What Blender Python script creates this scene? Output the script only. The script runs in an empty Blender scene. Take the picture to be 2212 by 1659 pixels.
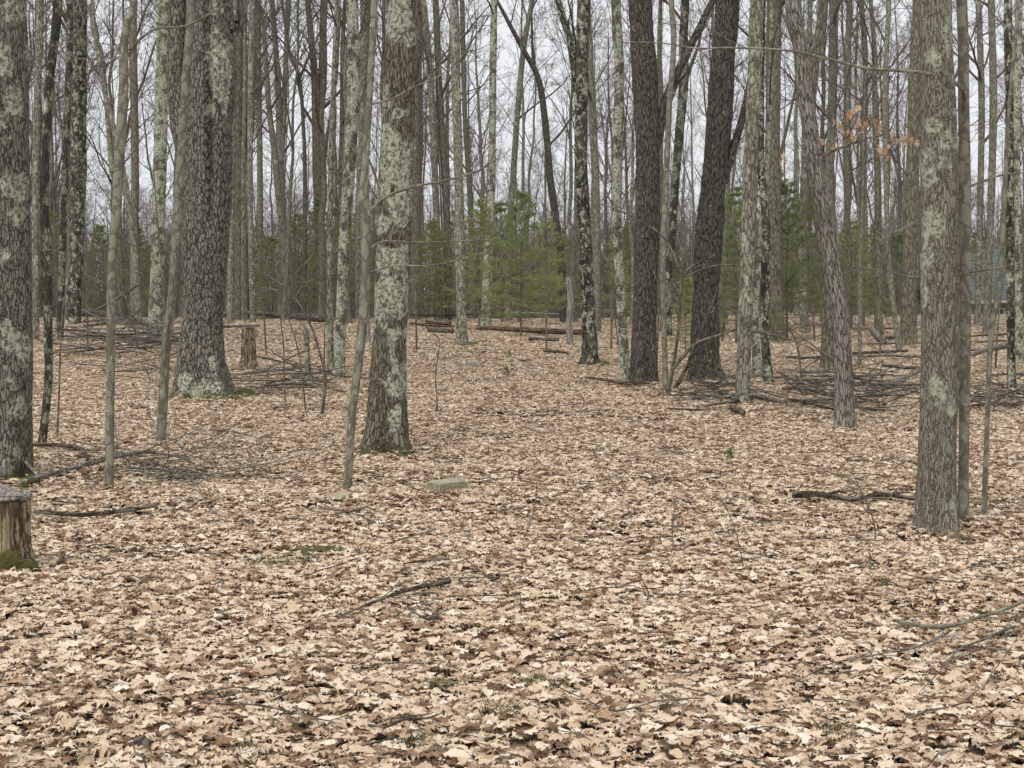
import bpy, math, numpy as np
from mathutils import Vector, Euler, Matrix
rad = math.radians
scene = bpy.context.scene
# ---------------------------------------------------------------- camera, sky, sun, exposure
KD = 2.0
F = 2212*52/36.0          # focal length in reference pixels (reference picture 2212 x 1659)
CX, HY, H0 = 1106.0, 690.0, 1.6   # picture centre, eye-level row, eye height
cam = bpy.data.objects.new('camera', bpy.data.cameras.new('camera'))
scene.collection.objects.link(cam); scene.camera = cam
cam.location = (0, 0, H0); cam.rotation_euler = (rad(90), 0, 0)
cam.data.lens = 52; cam.data.sensor_width = 36
cam.data.shift_y = -(829.5-HY)/2212.0
cam.data.clip_end = 2000; cam.data.clip_start = 0.05
W = bpy.data.worlds.new("World"); scene.world = W; W.use_nodes = True
SUN_EL, SUN_ROT = rad(58), rad(205)
nt = W.node_tree; nt.nodes.clear()
o = nt.nodes.new('ShaderNodeOutputWorld'); bg = nt.nodes.new('ShaderNodeBackground')
sky = nt.nodes.new('ShaderNodeTexSky'); sky.sky_type = 'NISHITA'; sky.sun_disc = False
sky.sun_elevation = SUN_EL; sky.sun_rotation = SUN_ROT; sky.dust_density = 4; sky.air_density = 1.0
hs = nt.nodes.new('ShaderNodeHueSaturation'); hs.inputs['Saturation'].default_value = 0.12
mx = nt.nodes.new('ShaderNodeMix'); mx.data_type = 'RGBA'; mx.inputs[0].default_value = 0.72
mx.inputs[7].default_value = (7.6, 7.75, 8.1, 1)      # even cloud deck over the sky
bg.inputs['Strength'].default_value = 0.098
nt.links.new(sky.outputs[0], hs.inputs['Color']); nt.links.new(hs.outputs[0], mx.inputs[6])
nt.links.new(mx.outputs[2], bg.inputs[0]); nt.links.new(bg.outputs[0], o.inputs[0])
sun = bpy.data.objects.new('sun', bpy.data.lights.new('sun', 'SUN')); scene.collection.objects.link(sun)
sun.data.energy = 1.5; sun.data.angle = rad(35); sun.data.color = (1.0, 0.96, 0.9)
sun.rotation_euler = (rad(90)-SUN_EL, 0, rad(180)-SUN_ROT); sun.location = (0, 0, 40)
scene.view_settings.view_transform = 'Standard'; scene.view_settings.look = 'None'
scene.view_settings.exposure = 0.46; scene.view_settings.gamma = 1
scene.render.engine = 'CYCLES'
C = scene.collection
R = np.random.default_rng(11)

# ---------------------------------------------------------------- noise
def _h(i, j, k, s):
    n = (i.astype(np.int64)*374761393 + j.astype(np.int64)*668265263 + k.astype(np.int64)*2147483647 + s*1274126177) & 0xffffffff
    n = ((n ^ (n >> 13))*1274126177) & 0xffffffff
    return ((n ^ (n >> 16)) & 0xffff)/65535.0
def vn(p, s=0):
    f = np.floor(p); q = p-f; q = q*q*(3-2*q); i, j, k = f[..., 0], f[..., 1], f[..., 2]
    r = 0
    for a in (0, 1):
        for b in (0, 1):
            for c in (0, 1):
                w = (q[..., 0] if a else 1-q[..., 0])*(q[..., 1] if b else 1-q[..., 1])*(q[..., 2] if c else 1-q[..., 2])
                r = r+w*_h(i+a, j+b, k+c, s)
    return r
def n2(x, y, s=0):
    x, y = np.broadcast_arrays(np.asarray(x, float), np.asarray(y, float))
    return vn(np.stack([x, y, np.zeros_like(x)], -1), s)

# ---------------------------------------------------------------- terrain
def sstep(a, b, x):
    t = np.clip((x-a)/(b-a), 0, 1); return t*t*(3-2*t)
def gz(x, d, fine=True):
    x = np.asarray(x, float); d = np.asarray(d, float)
    d = d/KD
    s = 0.066-0.019*sstep(-9, 10, x)
    dc = 31+17*sstep(-8, 14, x)
    up = s*np.log1p(np.exp((np.minimum(d, dc+30)-4)/1.5))*1.5
    e_ = (d-dc)/3.0; over = np.where(e_ > 20, e_, np.log1p(np.exp(np.clip(e_, -30, 20))))*3.0
    z = s*np.where(d > 60, d-4, np.log1p(np.exp(np.clip((d-4)/1.5, -30, 40)))*1.5)-(s+0.05)*over
    z = np.where(d > dc, np.maximum(z, -.4-.0*d), z)
    z = z+(n2(x*.22+9, d*.3, 3)-.5)*.22*sstep(3, 12, d); d = d*KD
    if fine: z = z+(n2(x*1.1, d*1.1, 5)-.5)*.07+(n2(x*3.3, d*3.3, 6)-.5)*.035
    return z
DS = np.concatenate([np.arange(2.5, 24, .03), np.arange(24, 120, .08)])
def hit(px, py):
    """distance at which the sight line through a picture point meets the ground"""
    X = (px-CX)/F*DS; Z = H0+(HY-py)/F*DS
    g = gz(X, DS, False); k = np.argmax(g >= Z)
    return float(DS[k]) if g[k] >= Z[k] else 80.0
def at(px, py, d):
    return np.array([(px-CX)/F*d, d, H0+(HY-py)/F*d])
def ground(px, py, lift=0.0):
    d = hit(px, py); x = (px-CX)/F*d
    return np.array([x, d, float(gz(x, d))+lift])

# ---------------------------------------------------------------- mesh helpers
def link(name, me, mat=None, parent=None):
    ob = bpy.data.objects.new(name, me); C.objects.link(ob)
    if mat is not None and me is not None and len(me.materials) == 0: me.materials.append(mat)
    if parent is not None: ob.parent = parent
    return ob
def tag(ob, label=None, cat=None, group=None, kind=None):
    if label: ob['label'] = label
    if cat: ob['category'] = cat
    if group: ob['group'] = group
    if kind: ob['kind'] = kind
    return ob
def empty(name, loc, label, cat, group=None):
    e = bpy.data.objects.new(name, None); C.objects.link(e); e.location = [float(v) for v in loc]
    e.empty_display_size = .2
    return tag(e, label, cat, group)
class MB:
    def __init__(s): s.v = []; s.f = []; s.b = []; s.n = 0; s.k = []
    def raw(s, v, f, b=None):
        v = np.asarray(v, float); f = np.asarray(f, np.int64)
        s.v.append(v); s.f.append(f+s.n); s.b.append(v if b is None else b); s.n += len(v)
    def tubes(s, P, Rr, k=4, disp=None, seed=0):
        P = np.asarray(P, float); Rr = np.asarray(Rr, float)
        if P.ndim == 2: P = P[None]; Rr = Rr[None]
        m, n, _ = P.shape
        T = np.gradient(P, axis=1); T /= np.linalg.norm(T, axis=2, keepdims=True)+1e-9
        mean = T.mean(1); ref = np.zeros((m, 3)); vert = np.abs(mean[:, 2]) > .7*(np.linalg.norm(mean, axis=1)+1e-9)
        ref[vert] = (1, 0, 0.02); ref[~vert] = (0.02, 0.01, 1)
        U = np.cross(T, ref[:, None, :]); U /= np.linalg.norm(U, axis=2, keepdims=True)+1e-9
        V = np.cross(T, U)
        a = np.arange(k)/k*2*math.pi
        ca, sa = np.cos(a), np.sin(a)
        L = np.concatenate([np.zeros((m, 1)), np.cumsum(np.linalg.norm(np.diff(P, axis=1), axis=2), axis=1)], 1)
        off = (np.arange(m)*1.37+seed*3.1)[:, None, None]
        bc = np.stack([Rr[:, :, None]*ca+off*.0, Rr[:, :, None]*sa+off*.0, np.broadcast_to(L[:, :, None]+off, (m, n, k))], -1)
        RR = np.broadcast_to(Rr[:, :, None], (m, n, k))
        if disp is not None: RR = RR+disp(bc, a, L, Rr)
        vv = P[:, :, None, :]+RR[..., None]*(ca[:, None]*U[:, :, None, :]+sa[:, None]*V[:, :, None, :])
        idx = np.arange(m*n*k).reshape(m, n, k)
        A = idx[:, :-1, :]; B = np.roll(A, -1, 2); D = idx[:, 1:, :]; E = np.roll(D, -1, 2)
        s.raw(vv.reshape(-1, 3), np.stack([A, B, E, D], -1).reshape(-1, 4), bc.reshape(-1, 3))
    def mesh(s, name, origin=(0, 0, 0), smooth=True):
        v = np.concatenate(s.v)-np.asarray(origin, float); b = np.concatenate(s.b)
        me = bpy.data.meshes.new(name); me.vertices.add(len(v)); me.vertices.foreach_set('co', v.astype(np.float32).ravel())
        tot = sum(f.size for f in s.f); npoly = sum(len(f) for f in s.f)
        me.loops.add(tot); me.polygons.add(npoly)
        me.loops.foreach_set('vertex_index', np.concatenate([f.ravel() for f in s.f]).astype(np.int32))
        cnt = np.concatenate([np.full(len(f), f.shape[1]) for f in s.f])
        me.polygons.foreach_set('loop_start', (np.cumsum(cnt)-cnt).astype(np.int32))
        me.polygons.foreach_set('use_smooth', np.full(npoly, smooth))
        at_ = me.attributes.new('bco', 'FLOAT_VECTOR', 'POINT'); at_.data.foreach_set('vector', b.astype(np.float32).ravel())
        me.update(calc_edges=True)
        return me
def walk(rng, S, D, Ln, n, wander, up):
    m = len(S); P = np.zeros((m, n, 3)); P[:, 0] = S; D = D.copy()
    for i in range(1, n):
        D = D+rng.normal(0, wander, (m, 3)); D[:, 2] += up
        D /= np.linalg.norm(D, axis=1, keepdims=True)
        P[:, i] = P[:, i-1]+D*(Ln/(n-1))[:, None]
    return P
RMIN = [.0022]
def ramify(mb, rng, S, D, Ln, r0, spec, sides=(6, 4, 3, 3)):
    """grow every branch of one level at once, then its children"""
    for lv, sp in enumerate(spec):
        n = sp['n']; P = walk(rng, S, D, Ln, n, sp['w'], sp['up'])
        t = np.linspace(0, 1, n); RR = r0[:, None]*(1-t*.82)[None]
        mb.tubes(P, RR, sides[lv], seed=lv)
        c = sp.get('c', 0)
        if not c: break
        m = len(S); tt = rng.uniform(sp.get('t0', .25), .98, (m, c)); fi = tt*(n-1); i0 = np.minimum(fi.astype(int), n-2); fr = (fi-i0)[..., None]
        ar = np.arange(m)[:, None]
        pos = P[ar, i0]*(1-fr)+P[ar, i0+1]*fr; dr = P[ar, i0+1]-P[ar, i0]; dr /= np.linalg.norm(dr, axis=2, keepdims=True)+1e-9
        rn = rng.normal(0, 1, (m, c, 3)); rn -= (rn*dr).sum(2, keepdims=True)*dr; rn /= np.linalg.norm(rn, axis=2, keepdims=True)
        ang = rng.uniform(*sp.get('ang', (.5, 1.0)), (m, c))[..., None]
        nd = dr*np.cos(ang)+rn*np.sin(ang)
        nl = Ln[:, None]*(1-tt*.6)*rng.uniform(.35, .7, (m, c))
        nr = np.minimum(r0[:, None]*(1-tt*.82)*.62, r0[:, None]*.5)
        S, D, Ln, r0 = pos.reshape(-1, 3), nd.reshape(-1, 3), nl.ravel(), np.maximum(nr.ravel(), RMIN[0])
CROWN = [dict(n=8, w=.13, up=.05, c=6, t0=.2, ang=(.4, .9)), dict(n=6, w=.16, up=.05, c=4, ang=(.4, 1.)), dict(n=5, w=.18, up=.03, c=3, ang=(.4, 1.1)), dict(n=3, w=.15, up=.02)]
CROWN_NEAR = [dict(n=7, w=.13, up=.05, c=5, t0=.2, ang=(.4, .9)), dict(n=5, w=.16, up=.05, c=4, ang=(.4, 1.)), dict(n=4, w=.18, up=.03)]
CROWN_FAR = [dict(n=8, w=.12, up=.05, c=7, t0=.15, ang=(.4, .9)), dict(n=6, w=.16, up=.05, c=5, ang=(.4, 1.)), dict(n=4, w=.18, up=.03, c=4, ang=(.4, 1.1)), dict(n=3, w=.15, up=.02)]
def crown_on(mb, rng, path, rads, z0, z1, nl, spec=CROWN, out=1.0, tilt=(.5, .95), sides=(5, 3, 3, 3)):
    z = path[:, 2]; h = np.sort(z0+(z1-z0)*rng.uniform(0, 1, nl)**.85)
    S = np.stack([np.interp(h, z, path[:, i]) for i in range(3)], 1); rr = np.interp(h, z, rads)
    az = np.arange(nl)*2.4+rng.uniform(0, 6)+rng.normal(0, .4, nl); el = rng.uniform(*tilt, nl)
    D = np.stack([np.cos(az)*np.sin(el), np.sin(az)*np.sin(el), np.cos(el)], 1)
    Ln = (1.2+(z1+1.5-h)*.38)*out*rng.uniform(.7, 1.2, nl)
    ramify(mb, rng, S, D, Ln, np.clip(rr*rng.uniform(.3, .5, nl), .012, .12), spec, sides)

# ---------------------------------------------------------------- materials
def newmat(name):
    m = bpy.data.materials.new(name); m.use_nodes = True; n = m.node_tree.nodes; b = n['Principled BSDF']
    b.inputs['Specular IOR Level'].default_value = .25; b.inputs['Roughness'].default_value = .85
    return m, n, m.node_tree.links, b
def ramp(n, stops):
    r = n.new('ShaderNodeValToRGB'); e = r.color_ramp.elements
    while len(e) < len(stops): e.new(.5)
    for x, (p, c) in zip(e, stops): x.position = p; x.color = (*c, 1) if len(c) == 3 else c
    return r
def vmul(n, l, src, vec):
    v = n.new('ShaderNodeVectorMath'); v.operation = 'MULTIPLY'; l.new(src, v.inputs[0]); v.inputs[1].default_value = vec; return v.outputs[0]
def mth(n, l, op, a, b=None, clamp=False):
    m = n.new('ShaderNodeMath'); m.operation = op; m.use_clamp = clamp
    for i, x in enumerate((a, b)):
        if x is None: continue
        if isinstance(x, (int, float)): m.inputs[i].default_value = x
        else: l.new(x, m.inputs[i])
    return m.outputs[0]
def mixc(n, l, fac, a, b):
    m = n.new('ShaderNodeMix'); m.data_type = 'RGBA'
    for i, x in ((0, fac), (6, a), (7, b)):
        if isinstance(x, (int, float)): m.inputs[i].default_value = x
        elif isinstance(x, tuple): m.inputs[i].default_value = (*x, 1)
        else: l.new(x, m.inputs[i])
    return m.outputs[2]
def noise(n, l, vec, sc, det=4, rough=.6):
    t = n.new('ShaderNodeTexNoise'); t.inputs['Scale'].default_value = sc; t.inputs['Detail'].default_value = det; t.inputs['Roughness'].default_value = rough
    l.new(vec, t.inputs['Vector']); return t
LICH = (.44, .46, .34)
def bark(name, dark, mid, light, scale=22, stretch=.22, bump=.6, lichen=.0, lsc=5.0, spots=0.0, moss=0.0, black=0.0, seedoff=0.0, thr_fade=None):
    m, n, l, b = newmat(name)
    a = n.new('ShaderNodeAttribute'); a.attribute_name = 'bco'
    oi = n.new('ShaderNodeObjectInfo')
    cx = n.new('ShaderNodeCombineXYZ'); r = mth(n, l, 'MULTIPLY', oi.outputs['Random'], 37.0)
    l.new(mth(n, l, 'ADD', r, seedoff), cx.inputs[2]); l.new(r, cx.inputs[0]) if False else None
    ad = n.new('ShaderNodeVectorMath'); l.new(a.outputs['Vector'], ad.inputs[0]); l.new(cx.outputs[0], ad.inputs[1])
    co = ad.outputs[0]
    w = noise(n, l, co, 9, 5, .7)
    wv = n.new('ShaderNodeVectorMath'); wv.operation = 'MULTIPLY_ADD'; l.new(w.outputs['Color'], wv.inputs[0]); wv.inputs[1].default_value = (.06, .06, .30); l.new(co, wv.inputs[2])
    st = vmul(n, l, wv.outputs[0], (1, 1, stretch))
    v = n.new('ShaderNodeTexVoronoi'); v.feature = 'DISTANCE_TO_EDGE'; v.inputs['Scale'].default_value = scale; l.new(st, v.inputs['Vector'])
    nz = noise(n, l, st, scale*2.2, 6, .75)
    big = noise(n, l, vmul(n, l, co, (1, 1, .5)), 2.2, 3)
    plate = mth(n, l, 'MULTIPLY', v.outputs['Distance'], 5.5, True)
    hgt = mth(n, l, 'ADD', mth(n, l, 'MULTIPLY', plate, .34), mth(n, l, 'MULTIPLY', nz.outputs['Fac'], .70))
    cr = ramp(n, [(.43, dark), (.56, mid), (.70, light)]); l.new(hgt, cr.inputs[0])
    col = mixc(n, l, mth(n, l, 'MULTIPLY', big.outputs['Fac'], .5), cr.outputs[0], tuple(c*.62 for c in mid))
    hh = hgt
    if black:
        bn = noise(n, l, co, 3.4, 4); bm = ramp(n, [(.60-black, (0, 0, 0)), (.64-black, (1, 1, 1))]); l.new(bn.outputs['Fac'], bm.inputs[0])
        col = mixc(n, l, mth(n, l, 'MULTIPLY', bm.outputs[0], .85), col, (.028, .024, .02))
    if spots:
        sv = n.new('ShaderNodeTexVoronoi'); sv.inputs['Scale'].default_value = 13; l.new(wv.outputs[0], sv.inputs['Vector'])
        sm = ramp(n, [(spots, (1, 1, 1)), (spots+.07, (0, 0, 0))]); l.new(sv.outputs['Distance'], sm.inputs[0])
        cd = n.new('ShaderNodeSeparateColor'); l.new(sv.outputs['Color'], cd.inputs[0])
        g = mth(n, l, 'GREATER_THAN', cd.outputs[0], .45)
        f = mth(n, l, 'MULTIPLY', sm.outputs[0], g)
        col = mixc(n, l, mth(n, l, 'MULTIPLY', f, .8), col, LICH)
    if lichen:
        ln = noise(n, l, wv.outputs[0], lsc, 7, .68)
        t = .68-lichen*.36
        la = n.new('ShaderNodeAttribute'); la.attribute_name = 'lich'
        lm = ramp(n, [(t, (0, 0, 0)), (t+.035, (1, 1, 1))]); l.new(mth(n, l, 'ADD', ln.outputs['Fac'], mth(n, l, 'MULTIPLY', la.outputs['Fac'], .24)), lm.inputs[0])
        tone = noise(n, l, co, 24, 6, .75)
        lc = ramp(n, [(.32, (.16, .18, .11)), (.5, LICH), (.62, (.60, .62, .49))]); l.new(tone.outputs['Fac'], lc.inputs[0])
        gap = ramp(n, [(.43, (0, 0, 0)), (.49, (1, 1, 1))]); l.new(tone.outputs['Fac'], gap.inputs[0])
        lf = mth(n, l, 'MULTIPLY', lm.outputs[0], mth(n, l, 'ADD', mth(n, l, 'MULTIPLY', gap.outputs[0], .80), .16))
        col = mixc(n, l, lf, col, lc.outputs[0])
        hh = mth(n, l, 'ADD', hgt, mth(n, l, 'MULTIPLY', lf, mth(n, l, 'MULTIPLY', tone.outputs['Fac'], .7)))
    if moss:
        sp = n.new('ShaderNodeSeparateXYZ'); tc = n.new('ShaderNodeTexCoord'); l.new(tc.outputs['Object'], sp.inputs[0])
        mn = noise(n, l, co, 7, 4)
        f = mth(n, l, 'SUBTRACT', mth(n, l, 'ADD', mth(n, l, 'MULTIPLY', mn.outputs['Fac'], moss*1.2), .0), mth(n, l, 'MULTIPLY', sp.outputs[2], 1.9))
        mm = ramp(n, [(.18, (0, 0, 0)), (.34, (1, 1, 1))]); l.new(f, mm.inputs[0])
        col = mixc(n, l, mth(n, l, 'MULTIPLY', mm.outputs[0], .85), col, (.075, .085, .022))
    l.new(col, b.inputs['Base Color'])
    bp = n.new('ShaderNodeBump'); bp.inputs['Strength'].default_value = bump; bp.inputs['Distance'].default_value = .022
    l.new(hh, bp.inputs['Height']); l.new(bp.outputs[0], b.inputs['Normal'])
    return m
M = {}
M['oak'] = bark('bark_oak', (0.037, 0.032, 0.025), (0.142, 0.126, 0.100), (0.326, 0.305, 0.246), 25, .32, 1.0, lichen=.12, lsc=6, moss=.75)
M['oakdark'] = bark('bark_dark_oak', (0.022, 0.019, 0.016), (0.085, 0.076, 0.061), (0.200, 0.186, 0.152), 32, .2, 1.0, lichen=.16, lsc=6, moss=.5)
M['lich'] = bark('bark_lichen', (0.039, 0.033, 0.022), (0.156, 0.134, 0.096), (0.297, 0.268, 0.204), 36, .2, .9, lichen=.20, lsc=6, moss=.6)
M['lichheavy'] = bark('bark_lichen_heavy', (.04, .035, .025), (.15, .14, .10), (.25, .24, .18), 26, .4, .7, lichen=.60, lsc=5, moss=.5)
M['left'] = bark('bark_rough_brown', (0.036, 0.027, 0.018), (0.171, 0.150, 0.114), (0.329, 0.314, 0.259), 46, .18, 1.0, lichen=.26, lsc=9.0, moss=.6, black=.0)
M['spotty'] = bark('bark_spotted', (0.029, 0.027, 0.018), (0.093, 0.086, 0.061), (0.187, 0.172, 0.122), 34, .3, .8, lichen=.40, lsc=6, spots=.25, black=.08)
M['black'] = bark('bark_blotched', (0.037, 0.034, 0.022), (0.185, 0.185, 0.129), (0.321, 0.331, 0.236), 24, .4, .6, lichen=.25, lsc=4, black=.12)
M['smooth'] = bark('bark_smooth_grey', (0.127, 0.119, 0.086), (0.219, 0.209, 0.154), (0.289, 0.281, 0.215), 9, .8, .2, lichen=.14, lsc=7, spots=.12)
M['right'] = bark('bark_ridged_grey', (0.074, 0.065, 0.049), (0.247, 0.220, 0.167), (0.403, 0.379, 0.299), 62, .13, .9, lichen=.22, lsc=9, moss=.3)
M['shag'] = bark('bark_shaggy', (.06, .052, .043), (.23, .21, .175), (.42, .395, .34), 34, .13, 1.0, lichen=.08, lsc=4)
M['grey'] = bark('bark_grey', (0.078, 0.074, 0.054), (0.212, 0.198, 0.149), (0.340, 0.330, 0.257), 18, .3, .6, lichen=.30, lsc=5, spots=.2)
M['far'] = bark('bark_far', (0.102, 0.094, 0.073), (0.196, 0.175, 0.135), (0.306, 0.287, 0.223), 14, .3, .5, lichen=.16, lsc=3)
M['farbrown'] = bark('bark_far_brown', (0.081, 0.072, 0.053), (0.162, 0.142, 0.100), (0.259, 0.240, 0.174), 14, .3, .5)
M['pale'] = bark('bare_pale_wood', (.12, .105, .085), (.30, .27, .23), (.42, .39, .34), 26, .08, .6)
M['rotten'] = bark('rotten_wood', (.07, .05, .03), (.26, .195, .125), (.46, .38, .26), 26, .06, 1.0, moss=.0)
M['log'] = bark('bark_log', (.025, .018, .013), (.11, .092, .07), (.22, .195, .155), 20, .15, .9)
M['logbrown'] = bark('bark_log_brown', (.04, .026, .017), (.14, .095, .064), (.25, .19, .14), 20, .12, .9)
M['stick'] = bark('bark_stick', (.05, .045, .038), (.15, .135, .11), (.26, .24, .205), 30, .2, .6)
M['stickgrey'] = bark('bark_stick_grey', (.08, .072, .06), (.17, .155, .13), (.26, .245, .21), 30, .2, .6, lichen=.3, lsc=9)
M['twig'] = bark('bark_twig', (0.078, 0.071, 0.056), (0.149, 0.132, 0.104), (0.220, 0.198, 0.155), 12, .3, .2)
def simple(name, cols, sc, rough=.85, bump=.4, stretch=(1, 1, 1)):
    m, n, l, b = newmat(name); tc = n.new('ShaderNodeTexCoord'); v = vmul(n, l, tc.outputs['Object'], stretch)
    z = noise(n, l, v, sc, 5, .65); k = len(cols)
    r = ramp(n, [(.3+.4*i/(k-1), c) for i, c in enumerate(cols)]); l.new(z.outputs['Fac'], r.inputs[0]); l.new(r.outputs[0], b.inputs['Base Color'])
    b.inputs['Roughness'].default_value = rough
    bp = n.new('ShaderNodeBump'); bp.inputs['Strength'].default_value = bump; bp.inputs['Distance'].default_value = .01; l.new(z.outputs['Fac'], bp.inputs['Height']); l.new(bp.outputs[0], b.inputs['Normal'])
    return m
M['cut'] = simple('cut_wood', [(.20, .18, .14), (.38, .34, .27), (.50, .46, .37)], 25, stretch=(1, 1, 6))
M['plank'] = simple('weathered_split_wood', [(.08, .07, .045), (.33, .30, .20), (.50, .46, .33)], 9, stretch=(1, 8, 8))
M['moss'] = simple('moss', [(.035, .03, .012), (.075, .075, .02), (.12, .115, .035)], 60, .95, 1.)
M['stone'] = simple('lichened_stone', [(.08, .075, .06), (.17, .165, .14), (.27, .27, .23)], 20)
M['roof'] = simple('blue_grey_shingle', [(.085, .10, .105), (.115, .135, .14), (.145, .165, .17)], 3)
M['siding'] = simple('tan_siding', [(.33, .28, .21), (.38, .33, .25), (.42, .37, .29)], 2)
M['white'] = simple('white_trim', [(.6, .6, .58), (.7, .7, .68)], 3)
M['glass'] = simple('dark_window', [(.05, .08, .08), (.08, .12, .11)], 2, .15, 0)
def needle_mat(name, lo, hi):
    m, n, l, b = newmat(name); tc = n.new('ShaderNodeTexCoord'); z = noise(n, l, tc.outputs['Object'], 2.5, 4)
    r = ramp(n, [(.3, lo), (.7, hi)]); l.new(z.outputs['Fac'], r.inputs[0]); oi = n.new('ShaderNodeObjectInfo'); hv = n.new('ShaderNodeHueSaturation'); hv.inputs['Saturation'].default_value = .95
    l.new(mth(n, l, 'ADD', mth(n, l, 'MULTIPLY', oi.outputs['Random'], .5), .72), hv.inputs['Value']); l.new(mth(n, l, 'ADD', mth(n, l, 'MULTIPLY', oi.outputs['Random'], -.03), .51), hv.inputs['Hue']); l.new(r.outputs[0], hv.inputs['Color'])
    l.new(hv.outputs[0], b.inputs['Base Color'])
    b.inputs['Roughness'].default_value = .55
    tr = n.new('ShaderNodeBsdfTranslucent'); l.new(hv.outputs[0], tr.inputs[0]); ms = n.new('ShaderNodeMixShader'); ms.inputs[0].default_value = .5
    l.new(b.outputs[0], ms.inputs[1]); l.new(tr.outputs[0], ms.inputs[2]); l.new(ms.outputs[0], n['Material Output'].inputs[0]); return m
M['needle'] = needle_mat('pine_needles', (.25, .31, .11), (.37, .43, .17))
M['grass'] = needle_mat('grass_blades', (.10, .13, .045), (.30, .31, .16))
def leaf_mat(name, stops, tl=.12):
    m, n, l, b = newmat(name); oi = n.new('ShaderNodeObjectInfo'); r = ramp(n, stops); l.new(oi.outputs['Random'], r.inputs[0])
    tc = n.new('ShaderNodeTexCoord'); z = noise(n, l, tc.outputs['Object'], 22, 4)
    zz = ramp(n, [(.35, (0, 0, 0)), (.72, (1, 1, 1))]); l.new(z.outputs['Fac'], zz.inputs[0])
    mt = n.new('ShaderNodeMix'); mt.data_type = 'RGBA'; mt.blend_type = 'MULTIPLY'; mt.inputs[0].default_value = 1
    dk = mixc(n, l, zz.outputs[0], (1, 1, 1), (.74, .66, .6)); l.new(r.outputs[0], mt.inputs[6]); l.new(dk, mt.inputs[7]); col = mt.outputs[2]
    sp = n.new('ShaderNodeSeparateXYZ'); l.new(tc.outputs['Object'], sp.inputs[0]); ax = mth(n, l, 'ABSOLUTE', sp.outputs[0])
    vein = ramp(n, [(.006, (1, 1, 1)), (.018, (0, 0, 0))]); l.new(ax, vein.inputs[0])
    wv = mth(n, l, 'FRACT', mth(n, l, 'MULTIPLY', mth(n, l, 'SUBTRACT', sp.outputs[1], ax), 7.0))
    v2 = ramp(n, [(.0, (1, 1, 1)), (.09, (0, 0, 0))]); l.new(wv, v2.inputs[0])
    vf = mth(n, l, 'MULTIPLY', mth(n, l, 'MAXIMUM', vein.outputs[0], mth(n, l, 'MULTIPLY', v2.outputs[0], .5)), .4)
    col = mixc(n, l, vf, col, (.72, .60, .44))
    g = n.new('ShaderNodeNewGeometry'); col = mixc(n, l, mth(n, l, 'MULTIPLY', g.outputs['Backfacing'], .3), col, (.62, .52, .40))
    l.new(col, b.inputs['Base Color']); b.inputs['Roughness'].default_value = .62; b.inputs['Specular IOR Level'].default_value = .3
    bp = n.new('ShaderNodeBump'); bp.inputs['Strength'].default_value = .35; bp.inputs['Distance'].default_value = .004; l.new(vf, bp.inputs['Height']); l.new(bp.outputs[0], b.inputs['Normal'])
    tr = n.new('ShaderNodeBsdfTranslucent'); l.new(col, tr.inputs[0]); ms = n.new('ShaderNodeMixShader'); ms.inputs[0].default_value = tl
    l.new(b.outputs[0], ms.inputs[1]); l.new(tr.outputs[0], ms.inputs[2]); l.new(ms.outputs[0], n['Material Output'].inputs[0]); return m
M['leaf'] = leaf_mat('dry_leaf', [(0, (.11, .06, .032)), (.07, (.25, .14, .075)), (.16, (.40, .275, .175)), (.32, (.60, .465, .325)), (.62, (.72, .59, .44)), (.86, (.80, .70, .55)), (1, (.87, .81, .70))])
M['orange'] = leaf_mat('orange_dry_leaf', [(0, (.48, .27, .12)), (.5, (.62, .40, .21)), (1, (.72, .53, .34))], .35)
# ground
m, n, l, b = newmat('leaf_mould'); tc = n.new('ShaderNodeTexCoord')
w = noise(n, l, tc.outputs['Object'], 5, 3); wv = n.new('ShaderNodeVectorMath'); wv.operation = 'MULTIPLY_ADD'; l.new(w.outputs['Color'], wv.inputs[0]); wv.inputs[1].default_value = (.25, .25, .25); l.new(tc.outputs['Object'], wv.inputs[2])
v = n.new('ShaderNodeTexVoronoi'); v.inputs['Scale'].default_value = 11; l.new(wv.outputs[0], v.inputs['Vector'])
se = n.new('ShaderNodeSeparateColor'); l.new(v.outputs['Color'], se.inputs[0])
r = ramp(n, [(0, (.02, .014, .01)), (.45, (.06, .038, .024)), (.7, (.25, .175, .12)), (1, (.56, .45, .33))]); l.new(se.outputs[0], r.inputs[0])
l.new(r.outputs[0], b.inputs['Base Color'])
bp = n.new('ShaderNodeBump'); bp.inputs['Distance'].default_value = .03; l.new(se.outputs[1], bp.inputs['Height']); l.new(bp.outputs[0], b.inputs['Normal'])
M['ground'] = m

# ---------------------------------------------------------------- ground sheet
dd = np.concatenate([np.linspace(-300, -12, 16), np.linspace(-10, 1, 24), np.arange(1.1, 22, .11), np.arange(22, 60, .35), np.arange(60, 70, .7), np.arange(71, 130, 1.), np.linspace(132, 900, 50)])
uu = np.concatenate([np.linspace(-1, -.13, 60), np.linspace(-.128, .128, 210), np.linspace(.13, 1, 60)])
D2, U2 = np.meshgrid(dd, uu, indexing='ij')
X2 = U2*(60+np.abs(D2)*7.0)*.9
X2 = U2*np.where(D2 < 70, 60+D2.clip(0)*4.6, 60+70*4.6+(D2-70)*1.0)
Z2 = gz(X2, D2)
nr_, nc_ = D2.shape; idx = np.arange(nr_*nc_).reshape(nr_, nc_)
fb = MB(); fb.raw(np.stack([X2, D2, Z2], -1).reshape(-1, 3), np.stack([idx[:-1, :-1], idx[:-1, 1:], idx[1:, 1:], idx[1:, :-1]], -1).reshape(-1, 4))
GROUND = tag(link('ground', fb.mesh('ground'), M['ground']), kind='structure')

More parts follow.
